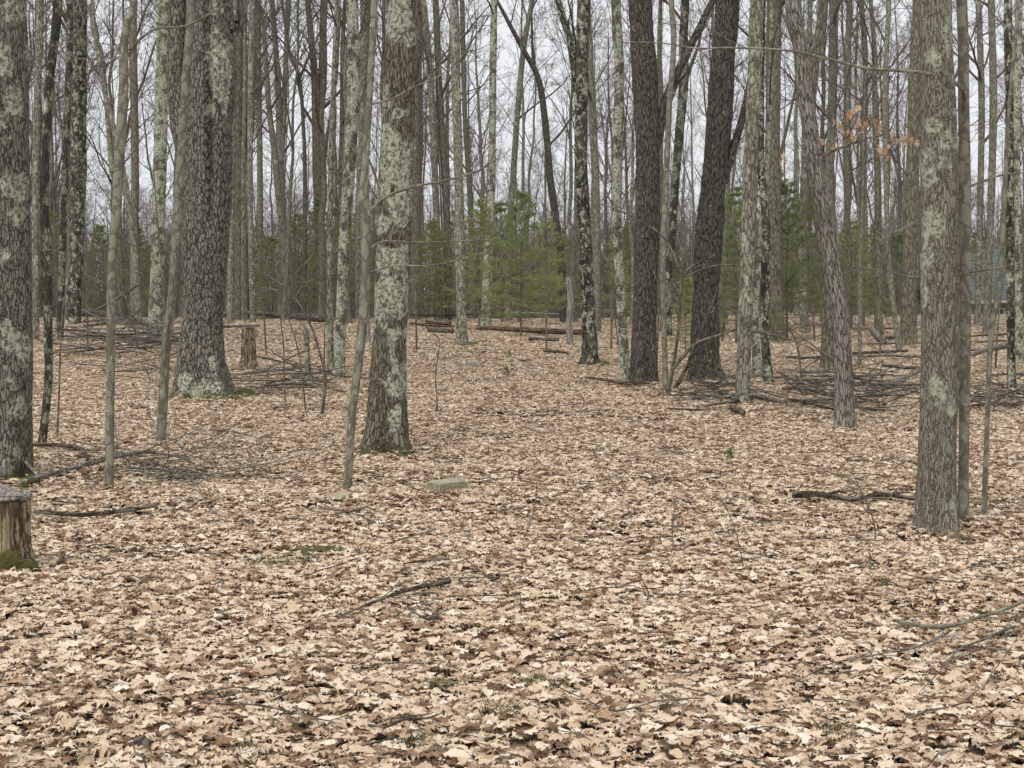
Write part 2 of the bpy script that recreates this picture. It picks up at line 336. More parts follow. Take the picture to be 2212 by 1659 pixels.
# ---------------------------------------------------------------- leaf litter
def leaf_mesh(rng, kind, curl=False):
    L = 1.0; nst = 15 if kind == 'oak' else 9
    t = np.linspace(0, 1, nst)
    if kind == 'oak':
        base = .34*np.sin(math.pi*np.clip(t, 0, 1)**.85)**.7+.02
        lob = np.array([.12, .35, .95, .55, .6, 1.1, .5, .62, 1.12, .48, .62, .9, .5, .55, .05])
        wl = base*lob*rng.uniform(.8, 1.15, nst); wr = base*lob*rng.uniform(.8, 1.15, nst)
        if rng.random() < .5: wr = np.roll(wr, 1)*.95
        sweep = np.where(lob > .9, .07, -.02)
    else:
        base = .27*np.sin(math.pi*t)**.8+.01; wl = base*rng.uniform(.92, 1.06, nst); wr = base*rng.uniform(.92, 1.06, nst); sweep = np.zeros(nst)
    y = t*L
    bend = rng.uniform(-.8, .7); cup = rng.uniform(-1.2, 1.0); tw = rng.uniform(-.6, .6)
    if curl: bend, cup, tw = rng.uniform(-1.3, -.6), rng.uniform(-2.2, -1.2), rng.uniform(-.8, .8)
    v = []
    for i in range(nst):
        zc = bend*(t[i]-.5)**2*.5
        for sd, w_ in ((-1, wl[i]), (0, 0), (1, wr[i])):
            x = sd*w_; z = zc+cup*x*x*1.3+tw*x*(t[i]-.5)+(rng.normal(0, .05) if sd else rng.normal(0, .012))
            v.append((x, y[i]+(sweep[i] if sd else 0)-.5, z))
    f = []
    for i in range(nst-1):
        a = i*3; f += [(a, a+1, a+4, a+3), (a+1, a+2, a+5, a+4)]
    f.append((0, 1, 1, 2)) if False else None
    # stalk
    k = len(v); v += [(-.006, -.5, zc*0), (.006, -.5, 0), (.004, -.68, .03), (-.004, -.68, .03)]; f.append((k, k+1, k+2, k+3))
    mb = MB(); mb.raw(v, f); me = mb.mesh('leaf', smooth=False); me.materials.append(M['leaf']); return me
rl = np.random.default_rng(5)
LEAVES = [leaf_mesh(rl, 'oak' if i < 13 else 'oval', i in (9, 10, 11, 15)) for i in range(17)]
lc = bpy.data.collections.new('leaf_kinds')
for i, me in enumerate(LEAVES):
    ob = bpy.data.objects.new('leaf_kind', me); lc.objects.link(ob)
def scatter(rng, d0, d1, dens, half=.40, marg=.8):
    A = (d1**2-d0**2)*half+2*marg*(d1-d0); nn = int(A*dens)
    d = np.sqrt(rng.uniform(d0**2, d1**2, nn)); x = rng.uniform(-1, 1, nn)*(d*half+marg); return np.stack([x, d], 1)
def gn_instances(ob, coll, mat=None):
    g = bpy.data.node_groups.new('scatter', 'GeometryNodeTree')
    g.interface.new_socket('Geometry', in_out='INPUT', socket_type='NodeSocketGeometry'); g.interface.new_socket('Geometry', in_out='OUTPUT', socket_type='NodeSocketGeometry')
    N = g.nodes; Lk = g.links; gi = N.new('NodeGroupInput'); go = N.new('NodeGroupOutput'); ip = N.new('GeometryNodeInstanceOnPoints'); ci = N.new('GeometryNodeCollectionInfo')
    ci.inputs['Collection'].default_value = coll; ci.inputs['Separate Children'].default_value = True; ci.inputs['Reset Children'].default_value = True
    ip.inputs['Pick Instance'].default_value = True
    def na(nm, ty):
        q = N.new('GeometryNodeInputNamedAttribute'); q.data_type = ty; q.inputs['Name'].default_value = nm; return q.outputs['Attribute']
    m2p = N.new('GeometryNodeMeshToPoints'); Lk.new(gi.outputs[0], m2p.inputs['Mesh'])
    Lk.new(m2p.outputs[0], ip.inputs['Points']); Lk.new(ci.outputs[0], ip.inputs['Instance'])
    Lk.new(na('knd', 'INT'), ip.inputs['Instance Index']); Lk.new(na('rot', 'FLOAT_VECTOR'), ip.inputs['Rotation']); Lk.new(na('scl', 'FLOAT'), ip.inputs['Scale'])
    Lk.new(ip.outputs[0], go.inputs[0])
    md = ob.modifiers.new('scatter', 'NODES'); md.node_group = g

BASES = []
# ---------------------------------------------------------------- trees traced from the photograph
def smooth_path(P, n):
    """Catmull-Rom through the rows of P"""
    P = np.asarray(P, float); Q = np.vstack([2*P[0]-P[1], P, 2*P[-1]-P[-2]]); t = np.linspace(0, len(P)-1-1e-6, n); i = t.astype(int); u = (t-i)[:, None]
    a, b_, c, d = Q[i], Q[i+1], Q[i+2], Q[i+3]
    return .5*((2*b_)+(-a+c)*u+(2*a-5*b_+4*c-d)*u*u+(-a+3*b_-3*c+d)*u**3)
def bark_disp(amp, sc, st, flare=.0, ph=0., seed=0, basez=.4):
    def f(bc, a, L, Rr):
        q = bc*np.array([sc, sc, sc*st]); wv_ = vn(bc*np.array([5, 5, 3]), 3)
        q = q+wv_[..., None]*1.2
        rg = 1-np.abs(2*vn(q, seed)-1); r2 = 1-np.abs(2*vn(q*2.1, seed+4)-1)
        lump = vn(bc*np.array([3, 3, 1.2]), 8)-.5
        hgt = L[:, :, None]-.15
        return amp*(-(rg**2)*.7-(r2**2)*.35)+Rr[:, :, None]*(.10*lump)+Rr[:, :, None]*flare*(np.cos(5*a+ph)*.5+np.cos(3*a+ph*2)*.5)*np.exp(-np.maximum(hgt, 0)/basez)
    return f
LAND = []
TR = {}
def trunk_path(path, d, top=None):
    P = np.array([np.append(at(px, py, d), w*.5*d/F) for px, py, w in path])   # from the base upward
    return P
def tree(name, label, mat, path, d=None, H=None, limbs=(), crown=7, disp=0, flare=.1, sc=26, st=.2, land=None, clear=None, mark=None, seedn=0, group=None, out=1.0, lean=0, snag=False, patches=(), crease=None, parts_lim='limb'):
    """path: (x, y, width) picture points from base to top"""
    rng = np.random.default_rng(1000+len(TR)*7+seedn); TR[len(TR)] = 1
    d = hit(*path[0][:2]) if d is None else d*KD
    dk = d/KD
    P = trunk_path(path, d)
    base = P[0, :3].copy(); base[2] = float(gz(base[0], base[1]))
    if path[0][1] > 0 and abs(P[0, 2]-base[2]) < 1.5: P[0, 2] = base[2]
    # depth wander so the stem is not a flat tracing
    hz = P[:, 2]-P[0, 2]; P[:, 1] += (np.sin(hz*.5+len(TR))-math.sin(len(TR)))*.05*min(1.5, dk/12)
    foot = P[0].copy(); foot[:2] -= 0; foot[2] -= .18; foot[3] *= 1.08
    if snag: top = P[-1]; full = np.vstack([foot, P])
    else:
        dirv = P[-1, :3]-P[-2, :3]; dirv /= np.linalg.norm(dirv); dirv = dirv*.5+np.array([0, 0, .5]); H = H or rng.uniform(15, 20)
        rest = max(base[2]+H-P[-1, 2], 2.5); ext = []; q = P[-1, :3].copy(); r0 = P[-1, 3]; ns = 5
        for i in range(1, ns+1):
            dirv = dirv+rng.normal(0, .05, 3); dirv[2] = abs(dirv[2])+.05; dirv /= np.linalg.norm(dirv); q = q+dirv*rest/ns
            ext.append([*q, r0*(1-.85*i/ns)])
        full = np.vstack([foot, P, ext])
    npx = 2*P[:, 3].mean()*F/d
    Lt = np.linalg.norm(np.diff(P[:, :3], axis=0), axis=1).sum()
    step = .04 if disp and dk < 12 else (.07 if dk < 16 else .22)
    nA = int(np.clip(Lt/step, 12, 420)); k = 76 if disp and dk < 16 else (40 if disp else (20 if dk < 20 else (12 if dk < 30 else 9)))
    sm = smooth_path(full, (len(full)-1)*14)
    # resample: fine below the frame top, coarse above
    cum = np.concatenate([[0], np.cumsum(np.linalg.norm(np.diff(sm[:, :3], axis=0), axis=1))]); Lv = Lt+.3
    tt = np.concatenate([np.linspace(0, min(Lv, cum[-1]), nA), np.linspace(Lv, cum[-1], 24)[1:]]) if cum[-1] > Lv+.5 else np.linspace(0, cum[-1], nA)
    S = np.stack([np.interp(tt, cum, sm[:, i]) for i in range(4)], 1); S[:, 3] = np.maximum(S[:, 3], .004)
    if dk < 32: BASES.append((base[0], base[1], P[0, 3]*.92))
    root = empty(name, base, label, 'tree' if not snag else 'dead tree', group)
    mb = MB(); wig = 1+.06*(n2(tt*1.6, len(TR)*3.3, 2)-.5)*2
    amp = disp if disp else 0
    mb.tubes(S[:, :3], S[:, 3]*wig, k, disp=bark_disp(amp, sc, st, flare, len(TR)*1.3, len(TR)) if dk < 32 else None)
    if snag:
        e = S[-1]; mb.tubes(np.array([e[:3], e[:3]+[0, 0, .012], e[:3]+[0, 0, .02]]), np.array([e[3], e[3]*.6, .0005]), 12)
    if crease:
        V0 = mb.v[0]; px_ = CX+V0[:, 0]/V0[:, 1]*F; py_ = HY-(V0[:, 2]-H0)/V0[:, 1]*F; fr_ = (V0[:, 1] < np.interp(V0[:, 2], np.sort(S[:, 2]), S[np.argsort(S[:, 2]), 1]))
        V0[:, 1] += crease[2]*np.exp(-((px_-np.interp(py_, crease[1], crease[0]))/6.5)**2)*sstep(520, 380, py_)*fr_
    tme = mb.mesh('trunk', base)
    if patches:
        V0 = np.concatenate(mb.v); px_ = CX+V0[:, 0]/V0[:, 1]*F; py_ = HY-(V0[:, 2]-H0)/V0[:, 1]*F; lv_ = np.zeros(len(V0)); wb_ = vn(V0*np.array([9, 9, 7]), 12)*.6+vn(V0*np.array([22, 22, 20]), 13)*.4; fr_ = (V0[:, 1] < d+.05)
        for qx, qy, qa, qb in patches:
            e_ = ((px_-qx)/qa)**2+((py_-qy)/qb)**2; lv_ = np.maximum(lv_, np.clip(1.45-e_*.7+(wb_-.5)*2.2, 0, 1))
        a_ = tme.attributes.new('lich', 'FLOAT', 'POINT'); a_.data.foreach_set('value', (lv_*fr_).astype(np.float32))
    t_ = link('trunk', tme, M[mat], root)
    for lb in limbs:
        lp, lw = lb[0], lb[1]; dz = lb[2] if len(lb) > 2 else 0.0; tw = lb[3] if len(lb) > 3 else 8
        Q = np.array([np.append(at(px, py, d), 0) for px, py in lp]); Q[:, 1] += np.linspace(0, 1, len(Q))**(.35 if dz <= -.5 else 1)*dz; Q[:, 3] = np.linspace(lw[0], lw[1], len(Q))*.5*d/F
        q = smooth_path(Q, 7*len(Q)); lm = MB(); lm.tubes(q[:, :3], np.maximum(q[:, 3], .0015), 12 if lw[0] > 12 else 7)
        if tw:
            j = rng.integers(int(len(q)*.25), len(q), tw); Dq = np.gradient(q[:, :3], axis=0)[j]; Dq /= np.linalg.norm(Dq, axis=1, keepdims=True); Dq = Dq+rng.normal(0, .55, Dq.shape); Dq /= np.linalg.norm(Dq, axis=1, keepdims=True)
            ln = np.linalg.norm(np.diff(q[:, :3], axis=0), axis=1).sum()
            ramify(lm, rng, q[j, :3], Dq, rng.uniform(.12, .35, tw)*ln+.1, np.clip(q[j, 3]*.45, .0018, .03), [dict(n=6, w=.16, up=.02, c=3), dict(n=5, w=.18, up=.02)], (4, 3))
        link(parts_lim, lm.mesh('limb', base), M[mat], root)
    if not snag and crown:
        cz0 = base[2]+(clear if clear else H*.42); cb = MB()
        RMIN[0] = .0022 if dk < 17 else .0038
        zf = S[:, 2]; order = np.argsort(zf); crown_on(cb, rng, S[order, :3], S[order, 3], max(cz0, base[2]+2.2), S[-1, 2]-.3, crown, out=out, spec=CROWN_NEAR if dk < 17 else CROWN)
        link('crown', cb.mesh('crown', base), M['twig'], root)
    if mark: LAND.append((path[0][0] if mark is True else path[0][0], land))
    return root, S, d

T = tree
T('oak_tree', 'thick lichen-blotched brown trunk cut off by the left edge of the photo', 'left', [(22, 1036, 108), (20, 1000, 98), (22, 800, 94), (20, 600, 92), (17, 400, 92), (12, 200, 94), (14, 0, 96)], H=19, disp=.014, sc=34, st=.13, flare=.35, crown=7, clear=7, mark=1, land='the trunk at the left edge', patches=[(34, 25, 26, 30), (8, 127, 18, 32), (29, 215, 17, 26), (6, 260, 12, 20), (29, 406, 28, 28), (37, 465, 20, 18), (12, 552, 15, 14), (29, 753, 30, 32), (14, 722, 14, 26), (38, 876, 26, 20), (40, 978, 10, 12), (58, 110, 8, 30)])
T('maple_tree', 'slim pale lichened trunk just right of the left edge trunk, in the middle distance', 'grey', [(77, 736, 17), (78, 587, 15), (82, 300, 14), (86, 150, 15), (88, 0, 15)], H=17)
T('young_tree', 'crooked black and grey blotched trunk standing right of the left edge trunk', 'black', [(90, 972, 22), (98, 900, 19), (106, 811, 20), (105, 700, 19), (104, 538, 18), (97, 440, 20), (108, 195, 20), (127, 0, 22)], H=13, crown=8, clear=5, disp=.004, mark=1, land='the blotched crooked trunk')
T('maple_tree', 'straight grey trunk with black flecks low down, left of the pale-spotted dark trunk', 'black', [(127, 738, 19), (133, 620, 15), (140, 342, 14), (147, 122, 14), (148, 0, 13)], H=16)
T('oak_tree', 'dark trunk dotted all over with round pale lichen spots, upper left', 'spotty', [(157, 684, 36), (160, 640, 33), (166, 440, 33), (168, 200, 35), (170, 0, 36)], d=26, H=20, disp=.01, mark=1, land='the dark spotted trunk')
T('maple_tree', 'grey trunk leaning left with a broken pale fork, in the middle distance', 'grey', [(301, 705, 17), (293, 587, 15), (279, 464, 14), (254, 318, 13), (226, 195, 11), (205, 60, 10), (200, 0, 9)], H=15, limbs=[([(243, 372), (236, 320), (222, 180), (212, 110), (193, 60), (186, 0)], (13, 8), .6)])
T('maple_tree', 'straight dull brown trunk behind the forked sapling at upper left', 'far', [(289, 700, 20), (291, 500, 18), (293, 342, 18), (289, 100, 17), (290, 0, 17)], H=18)
T('young_tree', 'smooth grey sapling with a kinked top and one branch arching right over the oak', 'smooth', [(236, 1057, 21), (238, 900, 19), (240, 740, 19), (242, 587, 18), (252, 464, 21), (259, 342, 22), (269, 195, 21), (270, 98, 19), (281, 39, 17), (293, 0, 16)], H=11, crown=6, clear=6,
  limbs=[([(276, 122), (300, 92), (342, 66), (400, 64), (450, 45), (528, 3)], (7, 3), -.2, 5), ([(268, 130), (240, 100), (215, 85), (170, 78)], (4, 1.5), .3, 3)], mark=1, land='the kinked smooth sapling')
T('oak_tree', 'straight trunk coated in pale green lichen, left of the massive oak', 'lichheavy', [(337, 725, 46), (338, 690, 36), (341, 587, 31), (346, 400, 29), (350, 200, 27), (353, 0, 26)], H=18, disp=.006, mark=1, land='the pale lichen trunk')
bigoak, SO, dO = T('oak_tree', 'massive dark oak with deeply ridged bark, a second stem and a mossy base', 'oak', [(441, 864, 172), (440, 842, 142), (437, 805, 120), (436, 770, 108), (438, 700, 97), (442, 600, 98), (447, 450, 102), (452, 300, 106), (456, 150, 104), (458, 0, 90)], H=22, disp=.034, sc=17, st=.34, flare=.4, crown=7, clear=8, mark=1, land='the massive oak', crease=([446, 452, 452, 456], [0, 150, 400, 520], .16), patches=[(477, 140, 26, 75), (470, 15, 18, 16), (462, 195, 14, 20), (455, 240, 10, 16), (425, 848, 24, 16), (400, 840, 14, 30), (455, 835, 20, 14), (462, 790, 10, 20)],
  limbs=[([(425, 370), (400, 300), (388, 240), (379, 150), (380, 60), (381, -160)], (58, 36), .1, 0), ([(500, 60), (512, 58), (514, 50)], (22, 14), -.1, 0)])
T('young_tree', 'smooth grey sapling curving up in front of the massive oak', 'smooth', [(346, 966, 24), (348, 930, 22), (353, 850, 21), (359, 740, 21), (372, 627, 19), (384, 430, 20), (393, 280, 19), (401, 150, 19), (408, 0, 18)], H=11, crown=6, clear=6, limbs=[([(345, 962), (348, 880), (356, 790), (366, 700), (377, 640), (384, 560)], (6, 3), -.12, 4)], mark=1, land='the curving smooth sapling')
T('maple_tree', 'slim pale trunk touching the right side of the massive oak', 'grey', [(497, 700, 17), (499, 500, 14), (501, 300, 14), (504, 100, 13), (508, 0, 12)], H=17)
T('maple_tree', 'dark straight trunk, first clear one right of the massive oak', 'farbrown', [(514, 694, 19), (515, 500, 17), (517, 200, 17), (519, 0, 16)], H=19)
T('maple_tree', 'thin greenish trunk pressed against the dark one right of the massive oak', 'grey', [(528, 698, 12), (527, 400, 10), (530, 195, 9), (531, 0, 9)], H=16)
T('maple_tree', 'lichened slim trunk standing behind the pale split stump', 'grey', [(547, 700, 14), (542, 440, 12), (542, 195, 13), (545, 0, 13)], H=17, mark=1, land='the trunk behind the split stump')
T('maple_tree', 'plain brown-grey trunk right of the slim trunk behind the stump', 'far', [(562, 688, 15), (561, 400, 13), (559, 195, 13), (557, 0, 12)], H=18)
T('maple_tree', 'forked grey tree whose two stems part above a pine, left of centre', 'far', [(608, 686, 18), (608, 489, 16), (604, 330, 17), (601, 195, 14), (589, 25, 12), (585, 0, 12)], H=17, limbs=[([(607, 350), (613, 245), (617, 100), (621, 0), (622, -60)], (13, 10), .5)])
T('young_tree', 'thin dark crooked tree with a black knot and a bare fork, left of centre', 'twig', [(657, 690, 9), (657, 587, 9), (658, 420, 10), (656, 293, 8), (647, 171, 8), (628, 122, 7), (613, 34, 6), (608, 0, 6)], H=13, limbs=[([(648, 168), (665, 130), (686, 88), (701, 54)], (7, 3), -.4, 3)])
T('oak_tree', 'dark twin-stemmed trunk rising over the pines, left of centre', 'farbrown', [(695, 690, 26), (690, 500, 22), (686, 367, 22), (682, 195, 18), (670, 60, 14), (664, 0, 13)], H=18, limbs=[([(688, 330), (693, 190), (695, 80), (697, -40)], (15, 12), .3)], mark=1, land='the dark twin stems')
T('maple_tree', 'slim grey trunk close to the left of the pale lichened leaning trunk', 'grey', [(714, 816, 18), (713, 700, 15), (713, 489, 13), (717, 342, 13), (722, 195, 13), (731, 0, 13)], H=15)
T('maple_tree', 'trunk streaked with pale lichen, mossy foot, left of the grooved lichen trunk', 'lichheavy', [(730, 822, 34), (733, 780, 26), (737, 690, 24), (741, 587, 23), (748, 464, 25), (758, 342, 28), (766, 147, 28), (762, 0, 26)], H=17, disp=.005, mark=1, land='the pale streaked trunk')
T('maple_tree', 'grey trunk half hidden behind the knobbly sapling, left of centre', 'grey', [(776, 694, 18), (776, 500, 17), (782, 293, 17), (787, 100, 22), (789, 0, 22)], H=18)
T('young_tree', 'knobbly grey sapling leaning along the left side of the lichen-patched trunk', 'smooth', [(750, 1070, 21), (754, 1000, 19), (761, 891, 19), (771, 811, 19), (779, 740, 20), (788, 640, 21), (790, 538, 20), (789, 474, 24), (785, 430, 25), (788, 370, 16), (793, 293, 15), (801, 147, 15), (808, 0, 14)], H=10, crown=6, clear=6,
  limbs=[([(806, 224), (850, 214), (900, 190), (960, 165), (1010, 120)], (5, 2), -.2, 4), ([(806, 450), (840, 424), (900, 405), (960, 395), (1040, 372), (1075, 330)], (8, 3), -.3, 7), ([(795, 590), (850, 575), (930, 575), (1010, 560), (1060, 548)], (5, 2), -.3, 5), ([(800, 535), (830, 520), (880, 522), (950, 520), (1060, 515)], (5, 2), .2, 5)], mark=1, land='the knobbly sapling')
T('oak_tree', 'big trunk with large crusty lichen patches and flared base, left of centre', 'lich', [(832, 982, 118), (832, 955, 104), (835, 900, 96), (839, 800, 87), (843, 700, 79), (847, 600, 76), (852, 450, 75), (857, 300, 74), (863, 150, 72), (871, 0, 72)], H=20, disp=.020, sc=24, st=.2, flare=.55, crown=7, clear=7, mark=1, land='the big patched trunk', patches=[(858, 39, 30, 44), (884, 85, 16, 16), (833, 215, 13, 30), (863, 245, 15, 12), (838, 313, 22, 35), (872, 318, 14, 12), (858, 391, 36, 58), (867, 455, 26, 28), (828, 489, 15, 20), (833, 562, 25, 28), (872, 543, 12, 22), (843, 655, 34, 58), (873, 626, 12, 30), (858, 714, 22, 15), (858, 823, 23, 42), (847, 755, 8, 26), (852, 900, 12, 24)])
T('dead_tree', 'bare pale snag beside the big lichen-patched trunk', 'pale', [(795, 746, 15), (793, 690, 11), (795, 600, 9)], snag=True)
T('maple_tree', 'wide plain grey trunk right behind the big lichen-patched trunk', 'far', [(899, 690, 24), (899, 490, 22), (900, 200, 22), (903, 0, 22)], H=19)
T('maple_tree', 'wavy grey trunk, left one of a close pair left of centre', 'grey', [(950, 694, 17), (942, 440, 15), (934, 245, 15), (928, 147, 15), (914, 0, 15)], H=17)
T('maple_tree', 'brownish trunk with a peeled orange streak, right one of a close pair', 'farbrown', [(969, 694, 18), (966, 489, 16), (958, 342, 16), (949, 195, 15), (941, 0, 14)], H=18, mark=1, land='the peeled pair of trunks')
T('maple_tree', 'straight grey trunk with a mossy foot at the far end of the clearing', 'grey', [(998, 746, 34), (997, 720, 25), (995, 587, 23), (991, 391, 21), (985, 195, 20), (980, 0, 20)], H=19, disp=.005, flare=.2, mark=1, land='the mossy-footed trunk')
T('maple_tree', 'slim brown trunk leaning left just right of the mossy-footed grey trunk', 'farbrown', [(1020, 690, 15), (1016, 450, 12), (1004, 245, 11), (998, 0, 11)], H=17)
T('maple_tree', 'pale lichen-tinted trunk rising behind the middle pines', 'lichheavy', [(1049, 708, 24), (1054, 560, 19), (1062, 391, 16), (1065, 147, 15), (1068, 0, 14)], H=18)
T('maple_tree', 'greyish trunk leaning right above the tallest middle pine', 'grey', [(1098, 690, 15), (1101, 500, 14), (1108, 391, 14), (1118, 245, 13), (1132, 98, 12), (1150, 0, 11)], d=33, H=18)
T('oak_tree', 'black bent trunk slanting left over the clearing with a forked top', 'oakdark', [(1220, 692, 22), (1214, 587, 17), (1203, 489, 16), (1189, 391, 16), (1178, 269, 15), (1163, 171, 13), (1125, 98, 11), (1081, 15, 8), (1072, 0, 8)], d=31, H=17, crown=6, limbs=[([(1166, 180), (1155, 150), (1150, 90), (1149, 34)], (11, 4), .3, 3)], mark=1, land='the black bent trunk')
T('dead_tree', 'short pale barkless snag at the right end of the fallen log', 'pale', [(1231, 746, 17), (1230, 700, 15), (1232, 640, 13), (1226, 600, 10)], snag=True)
T('maple_tree', 'lichen-spotted trunk with a swollen mossy base, right side of the clearing', 'spotty', [(1274, 792, 58), (1274, 770, 40), (1272, 700, 34), (1269, 636, 31), (1262, 489, 31), (1255, 342, 29), (1258, 147, 28), (1262, 0, 28)], H=18, disp=.010, sc=26, flare=.25, limbs=[([(1251, 240), (1246, 190), (1236, 110), (1226, 60), (1208, 0), (1200, -40)], (18, 13), .4, 2)], mark=1, land='the swollen-based trunk')
T('maple_tree', 'brown-grey trunk right behind the spotted one with the swollen base', 'far', [(1289, 722, 20), (1288, 440, 17), (1283, 293, 17), (1272, 98, 17), (1268, 0, 16)], H=18)
T('maple_tree', 'slim trunk scabbed with pale lichen just left of the leftmost black oak', 'lichheavy', [(1354, 828, 28), (1350, 782, 22), (1341, 636, 21), (1333, 489, 21), (1335, 342, 22), (1338, 147, 22), (1331, 0, 21)], H=16, disp=.004)
T('oak_tree', 'straight black-barked oak on the right of the clearing', 'oakdark', [(1392, 834, 66), (1391, 800, 61), (1395, 600, 56), (1400, 400, 56), (1394, 200, 56), (1383, 0, 53)], H=20, disp=.022, sc=22, st=.2, flare=.4, crown=7, clear=8, mark=1, land='the straight black oak',
  limbs=[([(1412, 330), (1428, 270), (1440, 212), (1480, 122), (1510, 64), (1546, -10)], (22, 15), .2, 3)])
T('young_tree', 'thin grey-green sapling standing against the straight black oak', 'smooth', [(1437, 852, 15), (1437, 811, 12), (1432, 587, 12), (1437, 440, 13), (1444, 245, 13), (1454, 98, 12), (1449, 0, 12)], H=12, crown=6, clear=7)
T('maple_tree', 'lichened trunk with a rusty scar between the two black oaks', 'black', [(1444, 730, 18), (1443, 587, 17), (1452, 489, 17), (1462, 342, 19), (1477, 171, 20), (1476, 88, 19), (1480, 0, 18)], H=17)
T('oak_tree', 'black-barked oak leaning right with a side limb, right of centre', 'oakdark', [(1523, 824, 82), (1522, 800, 70), (1522, 733, 64), (1526, 587, 61), (1536, 440, 59), (1550, 293, 57), (1560, 147, 56), (1572, 0, 56)], H=20, disp=.022, sc=22, st=.2, flare=.45, crown=7, clear=8, mark=1, land='the leaning black oak',
  limbs=[([(1562, 395), (1583, 325), (1595, 290), (1608, 245), (1625, 170), (1640, 60), (1650, -30)], (20, 12), .3, 3)])
T('maple_tree', 'grey trunk with a black rotten foot and fine lichen, right of the leaning oak', 'grey', [(1606, 874, 38), (1606, 811, 33), (1610, 685, 32), (1615, 538, 31), (1622, 342, 31), (1632, 147, 30), (1638, 0, 30)], H=18, disp=.005, mark=1, land='the rotten-footed trunk')
T('maple_tree', 'pale slanting stem covered in lichen behind the rotten-footed grey trunk', 'lichheavy', [(1636, 816, 20), (1632, 685, 16), (1638, 587, 14), (1647, 489, 13), (1657, 391, 12), (1664, 250, 10), (1668, 100, 8)], H=12, crown=5)
T('maple_tree', 'wide brown trunk in the middle distance right of the leaning black oak', 'farbrown', [(1677, 740, 40), (1675, 600, 34), (1671, 391, 33), (1669, 245, 33), (1672, 0, 32)], H=20)
T('maple_tree', 'dark crooked trunk flecked with white beside the slanting lichened stem', 'spotty', [(1661, 832, 27), (1656, 780, 21), (1652, 685, 20), (1654, 489, 19), (1642, 342, 17), (1642, 195, 16), (1645, 0, 15)], H=15, disp=.005)
shag, SS, dS = T('hornbeam_tree', 'bent tree with shaggy peeling bark holding a few orange leaves', 'shag', [(1825, 928, 56), (1824, 890, 47), (1822, 811, 44), (1815, 685, 39), (1799, 587, 35), (1784, 489, 34), (1765, 391, 37), (1750, 293, 38), (1735, 196, 36), (1725, 98, 35), (1709, 0, 34)], H=13, disp=.014, sc=32, st=.12, crown=8, clear=6, mark=1, land='the shaggy bent tree',
  limbs=[([(1766, 342), (1790, 330), (1820, 318), (1862, 303), (1900, 296)], (9, 3), -.2, 9), ([(1862, 303), (1880, 270), (1860, 245), (1840, 235)], (3, 2), -.1, 6), ([(1880, 300), (1930, 306), (1985, 305)], (3, 1.5), -.1, 6)])
T('maple_tree', 'brown trunk partly behind the shaggy bent tree, parting from it near the top', 'farbrown', [(1789, 800, 36), (1788, 640, 29), (1772, 500, 26), (1754, 391, 24), (1750, 245, 22), (1759, 147, 21), (1778, 0, 20)], H=16)
T('maple_tree', 'straight grey trunk rising right of the shaggy tree crown', 'far', [(1799, 700, 22), (1796, 489, 20), (1792, 391, 20), (1799, 245, 20), (1802, 0, 20)], H=19)
T('maple_tree', 'slim trunk under the orange leaves, left of two', 'far', [(1834, 705, 16), (1831, 400, 14), (1830, 195, 14), (1836, 0, 13)], H=18)
T('maple_tree', 'slim trunk seen through the orange leaves, right of two', 'farbrown', [(1862, 705, 14), (1864, 440, 12), (1869, 147, 12), (1860, 0, 12)], H=18, mark=1, land='the trunk behind orange leaves')
T('young_tree', 'thin pale sapling below the orange leaves', 'smooth', [(1857, 792, 10), (1859, 587, 8), (1862, 460, 6), (1864, 380, 4)], H=7, crown=5, clear=3.5)
T('young_tree', 'slender grey tree with a bowed foot left of the big right-hand trunk', 'smooth', [(1944, 765, 15), (1933, 685, 12), (1918, 562, 11), (1913, 440, 11), (1909, 195, 11), (1919, 0, 10)], H=15)
T('oak_tree', 'plain brown trunk leaning slightly right behind the big right-hand trunk', 'farbrown', [(1960, 752, 44), (1960, 730, 35), (1964, 538, 31), (1970, 342, 28), (1979, 100, 24), (1984, 0, 22)], H=18, disp=.006)
T('oak_tree', 'big grey trunk with fine ridges and a round lichen patch, foreground right', 'right', [(2029, 1152, 116), (2027, 1128, 92), (2026, 967, 85), (2030, 811, 86), (2030, 587, 86), (2028, 391, 84), (2024, 196, 80), (2021, 0, 75)], H=18, disp=.010, sc=38, st=.1, flare=.4, crown=7, clear=6, mark=1, land='the big right-hand trunk', patches=[(2011, 127, 20, 17), (2050, 64, 10, 48), (2013, 274, 19, 16), (2050, 303, 20, 22), (2001, 362, 14, 42), (2035, 357, 18, 12), (2011, 484, 22, 22), (2001, 562, 14, 30), (2022, 835, 27, 23), (2040, 880, 22, 26), (2060, 1092, 8, 15), (1995, 640, 8, 30)])
T('young_tree', 'smooth trunk touching the right side of the big foreground trunk, with a long arching branch', 'smooth', [(2082, 1142, 27), (2081, 1050, 23), (2083, 900, 23), (2085, 700, 24), (2086, 500, 25), (2084, 245, 24), (2080, 0, 24)], H=13, crown=7, clear=6,
  limbs=[([(2080, 238), (2062, 210), (2036, 190), (1977, 174), (1918, 170), (1845, 166), (1776, 152), (1718, 139), (1659, 131), (1560, 128), (1486, 130), (1412, 120), (1330, 119)], (10, 2), -.5, 10), ([(2084, 590), (2040, 597), (1960, 600), (1900, 588), (1820, 578)], (4, 1.5), -.3, 8), ([(2088, 405), (2120, 392), (2160, 380), (2230, 376)], (6, 3), -.2, 5), ([(2084, 590), (2140, 580), (2212, 566)], (4, 2), -.3, 6), ([(2084, 470), (2060, 458), (2000, 462), (1950, 490), (1880, 528)], (3, 1.5), -.2, 5)])
